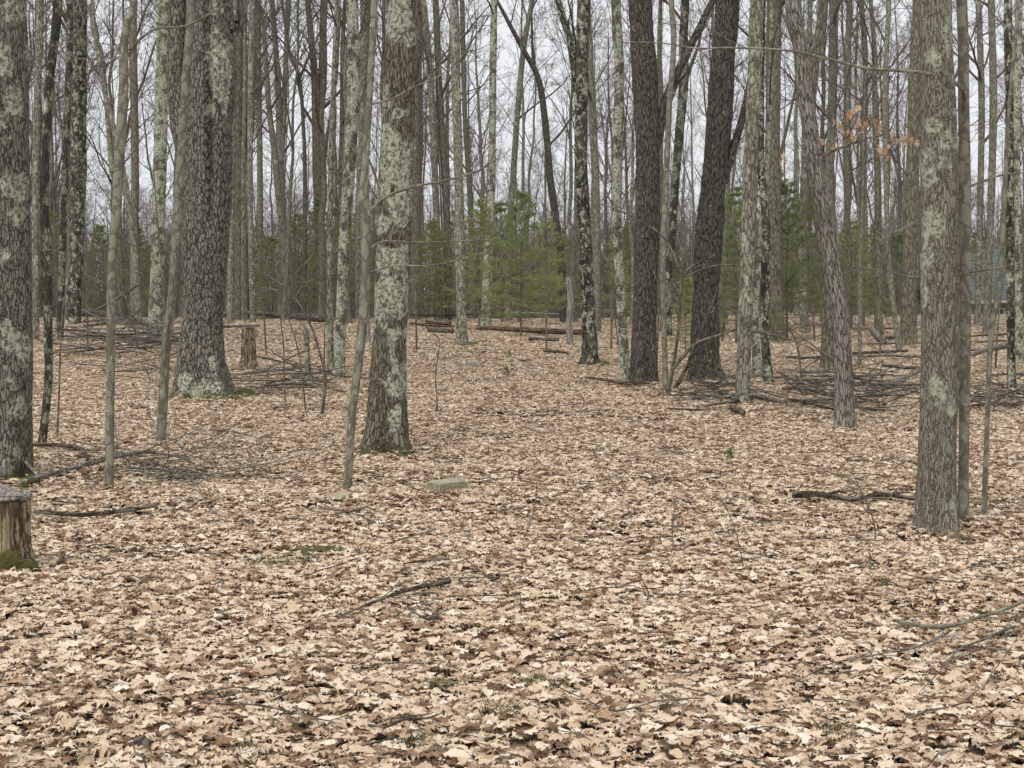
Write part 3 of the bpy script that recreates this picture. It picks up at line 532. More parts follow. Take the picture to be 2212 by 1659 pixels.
T('young_tree', 'thin smooth sapling leaning right near the right edge, foreground', 'smooth', [(2126, 1132, 14), (2128, 1050, 12), (2131, 967, 11), (2136, 850, 11), (2141, 740, 12), (2157, 627, 10), (2170, 480, 10), (2178, 300, 9), (2190, 150, 8), (2204, 0, 7)], H=9, crown=5, clear=4.5, mark=1, land='the thin leaning sapling')
T('maple_tree', 'grey trunk directly right of the smooth trunk beside the big one', 'grey', [(2112, 702, 17), (2114, 600, 14), (2119, 245, 14), (2114, 0, 13)], H=18)
T('maple_tree', 'brown trunk in front of the blue-roofed house', 'far', [(2130, 725, 18), (2136, 540, 16), (2143, 245, 16), (2141, 0, 15)], H=18)
T('maple_tree', 'dark-flecked trunk close to the right edge of the photo', 'spotty', [(2186, 848, 22), (2183, 735, 18), (2180, 538, 18), (2177, 245, 18), (2175, 0, 18)], H=17, disp=.004)
T('maple_tree', 'pale lichened trunk nearest the right edge of the photo', 'lichheavy', [(2202, 800, 19), (2200, 700, 16), (2198, 538, 15), (2196, 300, 15), (2203, 0, 15)], H=17, mark=1, land='the pale right edge trunk')

# ---------------------------------------------------------------- the rest of the wood
def proto(seed, H, r, mat, clear=.42, nl=14, fork=False):
    RMIN[0] = .0065
    rng = np.random.default_rng(seed); n = 16; t = np.linspace(0, 1, n)
    P = np.zeros((n, 3)); P[:, 2] = t*H-.3; P[:, 0] = np.cumsum(rng.normal(0, .05, n))*H/17; P[:, 1] = np.cumsum(rng.normal(0, .05, n))*H/17; P[:, :2] -= P[0, :2]
    q = smooth_path(P, 50); tt = np.linspace(0, 1, 50); Rr = r*(1-.85*tt**1.15); Rr[:2] *= 1.25
    mb = MB(); mb.tubes(q, Rr, 9)
    cb = MB()
    if fork:
        j = 20; s = np.array([rng.choice([-1, 1])*.28, rng.uniform(-.2, .2), .95]); fp = walk(rng, q[j][None], (s/np.linalg.norm(s))[None], np.array([H*.5]), 14, .05, .04); fr = np.linspace(Rr[j]*.8, .02, 14)
        mb.tubes(fp, fr[None], 8); crown_on(cb, rng, fp[0], fr, fp[0, 3, 2], fp[0, -1, 2], nl//2, CROWN_FAR)
    crown_on(cb, rng, q, Rr, H*clear, H-.8, nl, CROWN_FAR)
    # low dead twigs
    m_ = 7; h = rng.uniform(1.5, H*clear, m_); az = rng.uniform(0, 6.28, m_)
    ramify(cb, rng, np.stack([np.interp(h, q[:, 2], q[:, 0]), np.interp(h, q[:, 2], q[:, 1]), h], 1), np.stack([np.cos(az), np.sin(az), .3+0*az], 1), rng.uniform(.5, 2.0, m_), np.full(m_, .012), [dict(n=6, w=.15, up=.0, c=4), dict(n=5, w=.16, up=0., c=2), dict(n=3, w=.1, up=0)], (3, 3, 3))
    a = mb.mesh('trunk'); a.materials.append(M[mat]); b_ = cb.mesh('crown'); b_.materials.append(M['twig']); return a, b_
PR = [proto(50+i, 15.5+.8*i % 5+1, [.13, .17, .11, .2, .15, .12, .18, .14, .1, .16][i], ['far', 'farbrown', 'grey', 'far', 'farbrown', 'far', 'grey', 'farbrown', 'far', 'far'][i], clear=[.4, .45, .3, .42, .35, .3, .4, .38, .3, .36][i], nl=15, fork=i in (1, 4, 8)) for i in range(10)]
rf = np.random.default_rng(77); spots = []
def far_ok(x, d, mind):
    for (a, b_) in spots:
        if (a-x)**2+(b_-d)**2 < mind*mind: return False
    return True
def fill(n, d0, d1, mind, half=.78):
    d0 *= KD; d1 *= KD; half /= KD
    c = 0; tries = 0
    while c < n and tries < 20000:
        tries += 1; d = math.sqrt(rf.uniform(d0*d0, d1*d1)); x = rf.uniform(-1, 1)*d*half; px = CX+x/d*F
        if d/KD < 31 and 860 < px < 1330: continue
        if d/KD < 58 and 2060 < px < 2185: continue
        if far_ok(x, d, mind): spots.append((x, d)); c += 1
fill(36, 24, 34, 1.6); fill(70, 34, 52, 1.8); fill(80, 52, 80, 2.0); fill(85, 80, 125, 2.6)
LAND.sort(key=lambda a: a[0])
ords = ['first', 'second', 'third', 'fourth', 'fifth', 'sixth', 'seventh', 'eighth', 'ninth', 'tenth', 'eleventh', 'twelfth', 'thirteenth', 'fourteenth', 'fifteenth', 'sixteenth', 'seventeenth', 'eighteenth', 'nineteenth', 'twentieth']
fl = sorted([(CX+x/d*F, x, d) for x, d in spots])
from collections import defaultdict
cnt = defaultdict(int)
for i, (px, x, d) in enumerate(fl):
    k = int(rf.integers(0, len(PR))); near = d/KD < 52
    j = sum(1 for a in LAND if a[0] < px)
    word = 'middle-distance' if near else 'distant'
    if j == 0: where = 'left of %s' % LAND[0][1]
    elif j == len(LAND): where = 'right of %s' % LAND[-1][1]
    else: where = 'between %s and %s' % (LAND[j-1][1], LAND[j][1])
    cnt[(near, j)] += 1; q = cnt[(near, j)]-1
    wh = where.replace('the ', '')
    lab = '%s %s bare tree from the left %s' % (ords[min(q, 19)], word, wh)
    z = float(gz(x, d, False))
    root = empty('bare_tree', (x, d, z), lab, 'tree', 'slender bare trees standing in the middle distance' if near else 'bare trees far back in the wood')
    root.rotation_euler = (rf.normal(0, .025), rf.normal(0, .03), rf.uniform(0, 6.28)); s = rf.uniform(.8, 1.15); wd = rf.uniform(.7, 1.2)*s
    root.scale = (wd, wd, s)
    for nm, me in (('trunk', PR[k][0]), ('crown', PR[k][1])):
        link(nm, me, None, root)

# far-off wood beyond the crest that reads as one mass, and its undergrowth
def joined(a, b_, nm):
    me = bpy.data.meshes.new(nm); V = []; Fv = []; o_ = 0; mi = []
    import itertools
    mbj = MB()
    for q, m_ in ((a, 0), (b_, 1)):
        nv = len(q.vertices); co = np.empty(nv*3); q.vertices.foreach_get('co', co); bc = np.empty(nv*3); q.attributes['bco'].data.foreach_get('vector', bc)
        nl_ = len(q.loops); vi = np.empty(nl_, int); q.loops.foreach_get('vertex_index', vi); mbj.raw(co.reshape(-1, 3), vi.reshape(-1, 4), bc.reshape(-1, 3)); mi.append(np.full(nl_//4, m_))
    me = mbj.mesh(nm); me.materials.append(a.materials[0]); me.materials.append(b_.materials[0]); me.polygons.foreach_set('material_index', np.concatenate(mi).astype(np.int32)); return me
fc = bpy.data.collections.new('far_tree_kinds')
for a, b_ in PR: fc.objects.link(bpy.data.objects.new('far_tree_kind', joined(a, b_, 'far_tree')))
def brush_proto(seed, H, nst):
    RMIN[0] = .0075
    rng = np.random.default_rng(seed); mb = MB(); S = np.column_stack([rng.normal(0, .5, (nst, 2)), np.zeros(nst)-.1]); D = np.column_stack([rng.normal(0, .16, (nst, 2)), np.ones(nst)]); D /= np.linalg.norm(D, axis=1, keepdims=True)
    ramify(mb, rng, S, D, H*rng.uniform(.6, 1, nst), rng.uniform(.02, .04, nst), [dict(n=12, w=.06, up=.02, c=20, t0=.1, ang=(.5, 1.2)), dict(n=7, w=.13, up=.02, c=6, ang=(.4, 1.1)), dict(n=4, w=.16, up=0, c=4), dict(n=3, w=.1, up=0)], (4, 3, 3, 3))
    me = mb.mesh('brush'); me.materials.append(M['twig']); return me
bc_ = bpy.data.collections.new('brush_kinds')
for i in range(5): bc_.objects.link(bpy.data.objects.new('brush_kind', brush_proto(700+i, 4.5+i*.8, 2)))
def mass(nm, coll, nk, P, sc, lab, cat, seed):
    rng = np.random.default_rng(seed); n_ = len(P); me = bpy.data.meshes.new(nm); me.vertices.add(n_); me.vertices.foreach_set('co', np.column_stack([P, gz(P[:, 0], P[:, 1], False)]).astype(np.float32).ravel())
    for a_, ty, ar, key in (('rot', 'FLOAT_VECTOR', np.column_stack([rng.normal(0, .03, (n_, 2)), rng.uniform(0, 6.28, n_)]).astype(np.float32).ravel(), 'vector'), ('scl', 'FLOAT', rng.uniform(*sc, n_).astype(np.float32), 'value'), ('knd', 'INT', rng.integers(0, nk, n_).astype(np.int32), 'value')):
        q = me.attributes.new(a_, ty, 'POINT'); q.data.foreach_set(key, ar)
    ob = link(nm, me); tag(ob, lab, cat, kind='stuff'); gn_instances(ob, coll); return ob
rm = np.random.default_rng(88); P = scatter(rm, 150, 340, .026, .40, 3); P = P[(rm.random(len(P)) < .95)]
mass('distant_wood', fc, 10, P, (.7, 1.05), 'grey mass of bare trees closing the view beyond the crest', 'distant wood', 5)
P = scatter(rm, 76, 240, .05, .40, 2); px_ = CX+P[:, 0]/P[:, 1]*F; P = P[~((P[:, 1] < 120) & (px_ > 2050) & (px_ < 2190))]
mass('distant_undergrowth', bc_, 5, P, (.6, 1.3), 'tangle of bare saplings and brush beyond the crest', 'undergrowth', 6)

RMIN[0] = .0022
# ---------------------------------------------------------------- young pines
def pine(seed, H, spread=.3, low=.5):
    rng = np.random.default_rng(seed); tb = MB(); n = 12; t = np.linspace(0, 1, n)
    P = np.zeros((n, 3)); P[:, 2] = t*H; P[:, 0] = np.cumsum(rng.normal(0, .02, n)); P[:, 1] = np.cumsum(rng.normal(0, .02, n)); P[:, :2] -= P[0, :2]
    tb.tubes(P, np.maximum(.0085*H*(1-.9*t), .006), 7); bb = MB(); nb = MB()
    z = low*H*.3; S = []; D = []; Ln = []
    while z < H-.15:
        tt_ = z/H; m_ = rng.integers(4, 7)
        for a in rng.uniform(0, 6.28)+np.arange(m_)*6.28/m_+rng.normal(0, .2, m_):
            L = (H*spread*(1-tt_)**.8+.10)*rng.uniform(.5, 1.15)*(.75+.25*min(1, tt_*4)); S.append((np.interp(z, P[:, 2], P[:, 0]), np.interp(z, P[:, 2], P[:, 1]), z+rng.normal(0, .05)))
            e = .0+tt_*.6; D.append((math.cos(a)*math.cos(e), math.sin(a)*math.cos(e), math.sin(e))); Ln.append(L)
        z += rng.uniform(.28, .45)*(1.0 if H > 4 else .7)
    S, D, Ln = map(np.array, (S, D, Ln)); kp = rng.random(len(S)) < .8; S, D, Ln = S[kp], D[kp], Ln[kp]; Pb = walk(rng, S, D, Ln, 8, .07, .0); bb.tubes(Pb, (.004+.007*Ln)[:, None]*np.linspace(1, .3, 8)[None], 4)
    # side twigs in the plane of each bough
    tw = 15; m_ = len(S); u = rng.uniform(.22, 1, (m_, tw)); fi = u*7; i0 = np.minimum(fi.astype(int), 6); fr = (fi-i0)[..., None]; ar = np.arange(m_)[:, None]
    pos = Pb[ar, i0]*(1-fr)+Pb[ar, i0+1]*fr; dr = Pb[ar, i0+1]-Pb[ar, i0]; dr /= np.linalg.norm(dr, axis=2, keepdims=True)
    side = np.cross(dr, np.array([0, 0, 1.])); side /= np.linalg.norm(side, axis=2, keepdims=True)+1e-9; sg = np.where(rng.random((m_, tw)) < .5, -1, 1)[..., None]
    td = dr*.7+side*sg*.8+rng.normal(0, .22, dr.shape); td[..., 2] += .03; td /= np.linalg.norm(td, axis=2, keepdims=True)
    tl = (Ln[:, None]*.34*(1.15-u)+.10)*rng.uniform(.7, 1.2, (m_, tw))
    ts, td, tl = pos.reshape(-1, 3), td.reshape(-1, 3), tl.ravel(); Pt = walk(rng, ts, td, tl, 4, .08, .03); bb.tubes(Pt, np.full((len(ts), 4), .003), 3)
    # needle tufts along the twigs
    tf = 4; uu_ = np.linspace(.35, 1, tf); cs = []; cd = []
    for q in uu_:
        fi = q*3; i0 = min(int(fi), 2); f_ = fi-i0; cs.append(Pt[:, i0]*(1-f_)+Pt[:, i0+1]*f_); cd.append(Pt[:, i0+1]-Pt[:, i0])
    cs = np.concatenate(cs); cd = np.concatenate(cd); cd /= np.linalg.norm(cd, axis=1, keepdims=True)+1e-9
    K = 9; m_ = len(cs); dv = cd[:, None, :]*.5+rng.normal(0, .62, (m_, K, 3)); dv[..., 2] += .05; dv /= np.linalg.norm(dv, axis=2, keepdims=True)
    ln = rng.uniform(.09, .16, (m_, K))[..., None]; sd = np.cross(dv, rng.normal(0, 1, dv.shape)); sd /= np.linalg.norm(sd, axis=2, keepdims=True)+1e-9
    c0 = cs[:, None, :]+dv*.005; wv_ = .0046
    V = np.stack([c0-sd*wv_, c0+sd*wv_, c0+dv*ln], 2).reshape(-1, 3); nb.raw(V, np.arange(len(V)).reshape(-1, 3))
    a = tb.mesh('trunk'); a.materials.append(M['farbrown']); b_ = bb.mesh('branches'); b_.materials.append(M['twig']); c = nb.mesh('needles', smooth=False); c.materials.append(M['needle']); return a, b_, c
PN = [pine(300, 7.5, .42), pine(301, 6.5, .50), pine(302, 8.5, .36), pine(303, 5.0, .42), pine(304, 7.0, .52), pine(305, 1.6, .35, .3)]
PH = [7.5, 6.5, 8.5, 5.0, 7.0, 1.6]
PINES = [  # x, d, height row of top, kind, label
 (1125, 22.3, 405, 0, 'tallest feathery young pine in the middle of the picture, standing behind the clearing'),
 (1036, 24.5, 425, 2, 'young pine with a thin straight trunk left of the tallest middle pine'),
 (1085, 30, 430, 4, 'young pine showing between the two front middle pines'),
 (1180, 29, 470, 1, 'lower bushy pine right of the tallest middle pine'),
 (1215, 33, 510, 4, 'small soft pine behind the pale barkless snag'),
 (940, 30, 470, 4, 'bushy pine behind the pair of trunks left of centre'),
 (900, 34, 500, 1, 'dark pine showing right of the big lichen-patched trunk'),
 (985, 35, 450, 0, 'pine standing behind the mossy-footed grey trunk'),
 (1330, 30, 500, 2, 'narrow pine between the swollen-based trunk and the straight black oak'),
 (1365, 36, 480, 4, 'pine behind the straight black oak'),
 (690, 29, 425, 2, 'tall thin pine behind the dark twin stems'),
 (730, 33, 440, 4, 'dark pine behind the slim trunks left of the big patched trunk'),
 (645, 33, 455, 0, 'pine behind the thin crooked tree with the black knot'),
 (590, 34, 505, 1, 'pine behind the forked grey tree left of centre'),
 (535, 32, 480, 4, 'pine right of the massive oak'),
 (780, 36, 440, 2, 'pine hidden behind the knobbly sapling'),
 (215, 30, 480, 0, 'leftmost clear pine, right of the dark spotted trunk'),
 (300, 33, 490, 2, 'narrow pine behind the trunks left of the pale lichen trunk'),
 (110, 32, 450, 1, 'pine half hidden behind the trunks at the left edge'),
 (1590, 22, 400, 2, 'tall thin pine right of the leaning black oak'),
 (1565, 27, 470, 4, 'pine behind the leaning black oak'),
 (1700, 24, 385, 4, 'broad bright pine between the rotten-footed trunk and the shaggy bent tree'),
 (1665, 30, 350, 0, 'pine behind the wide brown trunk'),
 (1740, 31, 430, 1, 'pine just left of the shaggy bent tree'),
 (1840, 29, 470, 4, 'bushy pine right of the shaggy bent tree'),
 (1890, 34, 480, 0, 'pine left of the bowed slender tree'),
 (1935, 30, 500, 1, 'low pine left of the big right-hand trunk'),
 (2108, 36, 500, 2, 'pine in front of the house, right of the big right-hand trunk'),
 (2178, 44, 500, 0, 'thin pine hiding the corner of the blue-roofed house'),
 (1480, 17, 590, 3, 'small pine growing between the two black oaks'),
 (1445, 27, 520, 1, 'pine behind the thin sapling beside the straight black oak'),
 (345, 36, 520, 1, 'dark pine behind the pale lichen trunk'),
]
rp = np.random.default_rng(8)
for px, d, pt, k, lab in PINES:
    d = d*KD
    x = (px-CX)/F*d; z = float(gz(x, d)); Ht = H0+(HY-pt)/F*d-z; s = Ht/PH[k]
    r = empty('pine_tree', (x, d, z-.03), lab, 'pine tree', 'young pines growing at the back of the clearing'); r.rotation_euler = (0, 0, rp.uniform(0, 6.28)); r.scale = (s, s, s)
    for nm, me in zip(('trunk', 'branches', 'needles'), PN[k]): link(nm, me, None, r)
for px, py, s, lab in ((1576, 1003, .09, 'tiny pine seedling among the leaves below the leaning black oak'), (1100, 776, .12, 'tiny pine seedling in the clearing, farther of two'), (1094, 816, .12, 'tiny pine seedling in the clearing, nearer of two')):
    g = ground(px, py); r = empty('pine_seedling', g, lab, 'seedling'); r.scale = (s,)*3
    for nm, me in zip(('stem', 'branches', 'needles'), PN[5]): link(nm, me, None, r)

# ---------------------------------------------------------------- understory saplings
def sapling(label, path, w, mat='twig', limbs=(), tw=14, dz=0., seed=0, name='sapling', spread=.45, cat='sapling', d=None):
    rng = np.random.default_rng(900+seed); d = d*KD if d else hit(*path[0]); Q = np.array([np.append(at(px, py, d), 0) for px, py in path]); base = Q[0, :3].copy(); base[2] = float(gz(base[0], base[1])); Q[0, 2] = base[2]-.03
    Q[:, 3] = np.linspace(w, w*.45, len(Q))*.5*d/F; Q[:, 1] += np.linspace(0, dz, len(Q))
    q = smooth_path(Q, 8*len(Q)); root = empty(name, base, label, cat); mb = MB(); mb.tubes(q[:, :3], np.maximum(q[:, 3], .002), 7); link('stem', mb.mesh('stem', base), M[mat], root)
    tb = MB(); segs = [q]
    for lp, lw in limbs:
        Ql = np.array([np.append(at(px, py, d), 0) for px, py in lp]); Ql[:, 3] = np.linspace(lw, lw*.4, len(Ql))*.5*d/F; Ql[:, 1] += np.linspace(0, rng.uniform(-.4, .4), len(Ql)); ql = smooth_path(Ql, 7*len(Ql)); tb.tubes(ql[:, :3], np.maximum(ql[:, 3], .0016), 5); segs.append(ql)
    for s_ in segs:
        ln = np.linalg.norm(np.diff(s_[:, :3], axis=0), axis=1).sum(); j = rng.integers(int(len(s_)*.35), len(s_), tw)
        D = np.gradient(s_[:, :3], axis=0)[j]; D /= np.linalg.norm(D, axis=1, keepdims=True); D = D+rng.normal(0, .6, D.shape); D /= np.linalg.norm(D, axis=1, keepdims=True)
        ramify(tb, rng, s_[j, :3], D, rng.uniform(.4, 1., tw)*spread*min(ln, 2.0), np.clip(s_[j, 3]*.4, .0016, .01), [dict(n=6, w=.14, up=.01, c=3), dict(n=5, w=.15, up=.01, c=2), dict(n=3, w=.1, up=0)], (3, 3, 3))
    if tb.v: link('twigs', tb.mesh('twigs', base), M['twig'], root)
    return root
sapling('dark crooked understory sapling with wide arching forks left of the big patched trunk', [(695, 898), (703, 816), (690, 760), (676, 714), (655, 670), (637, 640), (630, 600)], 7, limbs=[([(637, 640), (600, 610), (560, 590), (500, 580)], 4), ([(637, 640), (660, 610), (700, 595), (740, 590)], 4), ([(630, 600), (680, 540), (660, 480), (600, 400)], 3), ([(676, 714), (720, 690), (765, 660)], 3), ([(637, 640), (560, 620), (470, 628), (440, 630)], 3)], seed=1)
sapling('thin dark stem standing left of the knobby-topped snag', [(617, 888), (614, 800), (612, 740), (602, 660), (590, 620)], 4, seed=2, tw=8)
sapling('thin brown stem crossing in front of the knobby-topped snag', [(661, 892), (652, 800), (640, 740), (622, 680), (610, 600)], 4, seed=3, tw=8)
sapling('thin straight stem just left of the pale streaked trunk', [(698, 892), (700, 800), (702, 700), (704, 620)], 4, seed=4, tw=6)
sapling('single thin bent seedling at the left side of the clearing', [(945, 899), (943, 850), (941, 808), (946, 770), (950, 737), (936, 720)], 4, seed=5, tw=5, spread=.2)
sapling('thin straight stem right of the blotched crooked trunk', [(123, 955), (128, 840), (131, 740), (140, 640), (165, 560)], 5, seed=6, tw=10)
sapling('arching dark sapling at the foot of the leaning black oak', [(1440, 858), (1452, 800), (1462, 740), (1468, 680), (1475, 600), (1500, 570)], 10, limbs=[([(1475, 600), (1440, 520), (1390, 480), (1330, 450), (1290, 438)], 6), ([(1475, 600), (1540, 575), (1620, 570), (1680, 540)], 4), ([(1450, 800), (1500, 745), (1560, 722), (1590, 712)], 9), ([(1590, 712), (1660, 722), (1720, 740), (1790, 770)], 6), ([(1590, 712), (1680, 718), (1760, 700), (1830, 706)], 4)], seed=7, spread=.3)
sapling('second dark stem of the clump below the leaning black oak', [(1450, 850), (1480, 800), (1500, 750), (1530, 690), (1560, 640)], 10, limbs=[([(1500, 750), (1520, 700), (1545, 640), (1560, 600)], 4)], seed=8, tw=6, mat='log')
sapling('twiggy leafless shrub left of the kinked sapling', [(300, 760), (285, 690), (270, 640), (240, 600)], 5, limbs=[([(270, 640), (200, 600), (150, 590)], 3), ([(285, 690), (340, 620), (380, 560)], 3)], seed=9)
sapling('small twiggy seedling standing in front of the clearing, left', [(1128, 1362), (1126, 1320), (1124, 1285)], 4, seed=10, tw=7, spread=.3)
sapling('small dark seedling with thin twigs in the leaves at centre right', [(1460, 1200), (1452, 1150), (1458, 1090)], 4, seed=11, tw=8, spread=.35)
sapling('spindly dead seedling left of the fallen branch on the right', [(2052, 900), (2060, 850), (2050, 800)], 3, seed=12, tw=6, spread=.3, d=7.5)
sapling('thin forked twig standing among the leaves right of centre', [(1610, 1240), (1590, 1150), (1560, 1080)], 3, seed=13, tw=8, spread=.35)
sapling('low leafless twig standing up by the lichened fallen branch', [(1890, 1180), (1888, 1130), (1860, 1060), (1840, 1020)], 4, seed=14, tw=9, spread=.35)
sapling('thin bare sapling between the mossy-footed trunk and the tallest pine', [(1345, 820), (1340, 770), (1330, 700), (1322, 600)], 4, seed=15, tw=12)
sapling('twiggy bush spreading in front of the shaggy bent tree', [(1735, 860), (1730, 800), (1720, 740), (1700, 700)], 5, limbs=[([(1720, 740), (1780, 720), (1830, 705)], 3), ([(1730, 800), (1780, 770), (1850, 760)], 3)], seed=16)
for i, (px, py) in enumerate([(360, 760), (470, 720), (575, 770), (900, 760), (1180, 755), (1320, 760), (1560, 740), (1760, 740), (1900, 770), (2060, 770), (2150, 800), (60, 780), (190, 760), (830, 740), (1420, 760), (1980, 740)]):
    g = rp.uniform(-40, 40)
    sapling(['slim leafless sapling near ', ''][0]+['the massive oak, left', 'the massive oak, right', 'the pale split stump', 'the far left of the clearing', 'the far end of the clearing', 'the swollen-based trunk', 'the leaning black oak', 'the shaggy tree, left', 'the shaggy tree, right', 'the big right-hand trunk, right', 'the right edge trunks', 'the left edge trunk', 'the left brush pile', 'the bare pale snag', 'the straight black oak', 'the big right-hand trunk, left'][i], [(px, py), (px+g*.2, py-120), (px+g*.6, py-260), (px+g, py-400)], 4.5, seed=30+i, tw=12, spread=.4)

# ---------------------------------------------------------------- orange leaves still hanging
ORN = [(1816, 262), (1838, 250), (1858, 262), (1830, 285), (1850, 292), (1868, 272), (1888, 268), (1898, 285), (1845, 240), (1782, 300), (1810, 318), (1890, 325), (1918, 342), (1930, 302), (1946, 310), (1972, 305), (1984, 300), (1960, 298), (1694, 348)]
rngo = np.random.default_rng(4)
olv = []
for me in LEAVES[:6]:
    m2 = me.copy(); m2.materials.clear(); m2.materials.append(M['orange']); olv.append(m2)
for px, py in ORN:
    for q in range(4):
        c = at(px+rngo.normal(0, 9), py+rngo.normal(0, 9), dS+rngo.uniform(-.35, .1)); ob = link('leaf', olv[rngo.integers(0, 6)], None, shag)
        ob.location = Vector(c)-shag.location; ob.rotation_euler = [float(v) for v in (rngo.uniform(-2.2, -.9), rngo.normal(0, .5), rngo.uniform(0, 6.28))]; s = rngo.uniform(.07, .12); ob.scale = (s, s, s)

# ---------------------------------------------------------------- fallen logs, branches, sticks
def onground(path, lift=0.):
    return np.array([ground(px, py, lift) for px, py in path])
def fallen(name, label, path, w, mat, cat='log', twigs=0, seed=0, lift=None, caps=True, k=14, group=None, rise=None, disp=.006):
    rng = np.random.default_rng(400+seed); G = onground(path); dm = G[:, 1]
    ww = np.interp(np.linspace(0, 1, len(path)), np.linspace(0, 1, len(w)), w); Rr = ww*.5*dm/F
    G[:, 2] += Rr*.8+.06 if lift is None else Rr*.5+lift
    if rise is not None: G[:, 2] += np.array(rise)
    Q = smooth_path(np.column_stack([G, Rr]), 14*len(G))
    e = Q[-1, :3]-Q[-2, :3]; e /= np.linalg.norm(e); s_ = Q[0, :3]-Q[1, :3]; s_ /= np.linalg.norm(s_)
    Q = np.vstack([[*(Q[0, :3]+s_*.004), Q[0, 3]*.02], [*(Q[0, :3]+s_*.002), Q[0, 3]*.9], Q, [*(Q[-1, :3]+e*.002), Q[-1, 3]*.9], [*(Q[-1, :3]+e*.004), Q[-1, 3]*.02]])
    c = Q[len(Q)//2, :3].copy(); mb = MB(); mb.tubes(Q[:, :3], np.maximum(Q[:, 3], .0008), k, disp=(lambda bc, a, L, R_: (vn(bc*np.array([25, 25, 8]), 5)-.5)*np.minimum(disp*2, R_[:, :, None]*.5)))
    q = Q[2:-2]
    if not twigs:
        ob = link(name, mb.mesh(name, c), M[mat]); ob.location = c; return tag(ob, label, cat, group)
    root = empty(name, c, label, cat, group); link('stem', mb.mesh('stem', c), M[mat], root)
    tb = MB(); j = rng.integers(int(len(q)*.2), len(q), twigs); D = np.gradient(q[:, :3], axis=0)[j]; D /= np.linalg.norm(D, axis=1, keepdims=True); D = D+rng.normal(0, .5, D.shape); D[:, 2] = np.abs(D[:, 2])*.25; D /= np.linalg.norm(D, axis=1, keepdims=True)
    ln = np.linalg.norm(np.diff(q[:, :3], axis=0), axis=1).sum()
    ramify(tb, rng, q[j, :3], D, rng.uniform(.15, .4, twigs)*ln, np.clip(q[j, 3]*.5, .002, .02), [dict(n=6, w=.15, up=-.02, c=3), dict(n=5, w=.16, up=-.02, c=2), dict(n=3, w=.1, up=0)], (5, 4, 3))
    link('side_branches', tb.mesh('side_branches', c), M[mat], root); return root
fb_ = fallen
fb_('fallen_branch', 'long lichen-speckled fallen branch starting behind the foreground stump', [(45, 1074), (87, 1061), (189, 1037), (302, 1008), (378, 1008), (420, 1018)], (11, 9, 4), 'stickgrey', 'branch', 9, 1, rise=[.05, .06, .08, .04, .02, 0])
fb_('fallen_branch', 'thin grey forked branch lying right of the lichen-speckled one', [(200, 1062), (252, 1030), (330, 1030), (430, 1040), (520, 1030), (640, 1005)], (5, 4, 2), 'stickgrey', 'branch', 8, 2)
fb_('fallen_branch', 'pale thin branch curving down towards the lower left leaves', [(270, 1030), (370, 1040), (420, 1060), (450, 1110), (480, 1135)], (5, 3, 2), 'stickgrey', 'branch', 5, 3)
fb_('fallen_branch', 'bent brown branch at the foot of the left edge trunk', [(64, 978), (143, 982), (175, 992), (189, 1015)], (8, 9, 7), 'logbrown', 'branch', 0, 4)
fb_('fallen_branch', 'dark brown half-buried branch right of the foreground stump', [(74, 1122), (170, 1131), (264, 1118), (336, 1107)], (9, 11, 6), 'log', 'branch', 0, 5)
fb_('fallen_branch', 'slender branch leaning on the ground behind the foreground stump', [(-30, 970), (30, 1020), (85, 1058)], (6, 8, 7), 'stickgrey', 'branch', 0, 51, rise=[.35, .15, .05])
fb_('fallen_branch', 'lichened dark branch lying in the leaves left of the big right-hand trunk', [(1715, 1094), (1760, 1090), (1805, 1092), (1847, 1100), (1907, 1088), (1983, 1095)], (15, 12, 7), 'log', 'branch', 6, 6)
fb_('fallen_branch', 'dark forked branch with crusty bark in the lower middle of the picture', [(737, 1366), (804, 1343), (854, 1327), (904, 1313), (970, 1293)], (5, 8, 12), 'log', 'branch', 5, 7)
fb_('fallen_branch', 'short dark twisted branch right below the crusty forked one', [(880, 1352), (905, 1372), (930, 1385), (945, 1352)], (5, 5, 4), 'log', 'branch', 5, 71)
fb_('fallen_branch', 'short straight dark stick above the crusty forked branch', [(874, 1248), (920, 1243), (970, 1240)], (4, 6, 7), 'log', 'branch', 0, 8)
fb_('fallen_branch', 'smooth grey branch reaching in from the lower right edge', [(1935, 1373), (1982, 1387), (2048, 1394), (2108, 1391), (2212, 1376), (2300, 1350)], (9, 8, 8), 'smooth', 'branch', 4, 9, rise=[.02, .02, .03, .06, .1, .15])
fb_('fallen_branch', 'long thin twig trailing left from the lower right branch', [(1718, 1494), (1792, 1456), (1892, 1436), (1975, 1420), (2048, 1396)], (2.5, 4, 5), 'stickgrey', 'branch', 3, 10)
fb_('fallen_branch', 'thin grey twig slanting down under the lower right branch', [(1995, 1523), (2035, 1463), (2075, 1426), (2125, 1413), (2185, 1384)], (3, 4, 6), 'stickgrey', 'branch', 3, 11)
fb_('fallen_branch', 'thin dark twig lying near the bottom edge left of centre', [(476, 1553), (560, 1556), (640, 1568), (737, 1592)], (5, 4, 2.5), 'stick', 'branch', 2, 12)
fb_('fallen_log', 'long pale barkless log on the crest left of centre', [(395, 696), (484, 694), (560, 692), (640, 689)], (8, 9, 9), 'pale', 'log', 0, 13, rise=[.15]*4)
fb_('fallen_log', 'short dark rotten log lying on top of the crest, lower one', [(634, 693), (670, 696), (706, 699)], (16, 17, 15), 'log', 'log', 0, 14)
fb_('fallen_log', 'dark split log raised above the rotten one on the crest', [(632, 686), (665, 688), (716, 686)], (8, 12, 9), 'log', 'log', 0, 15, rise=[.45, .4, .4])
fb_('fallen_log', 'long brown log lying across the far end of the clearing', [(1030, 716), (1080, 718), (1160, 724), (1255, 728)], (8, 12, 13), 'logbrown', 'log', 0, 16)
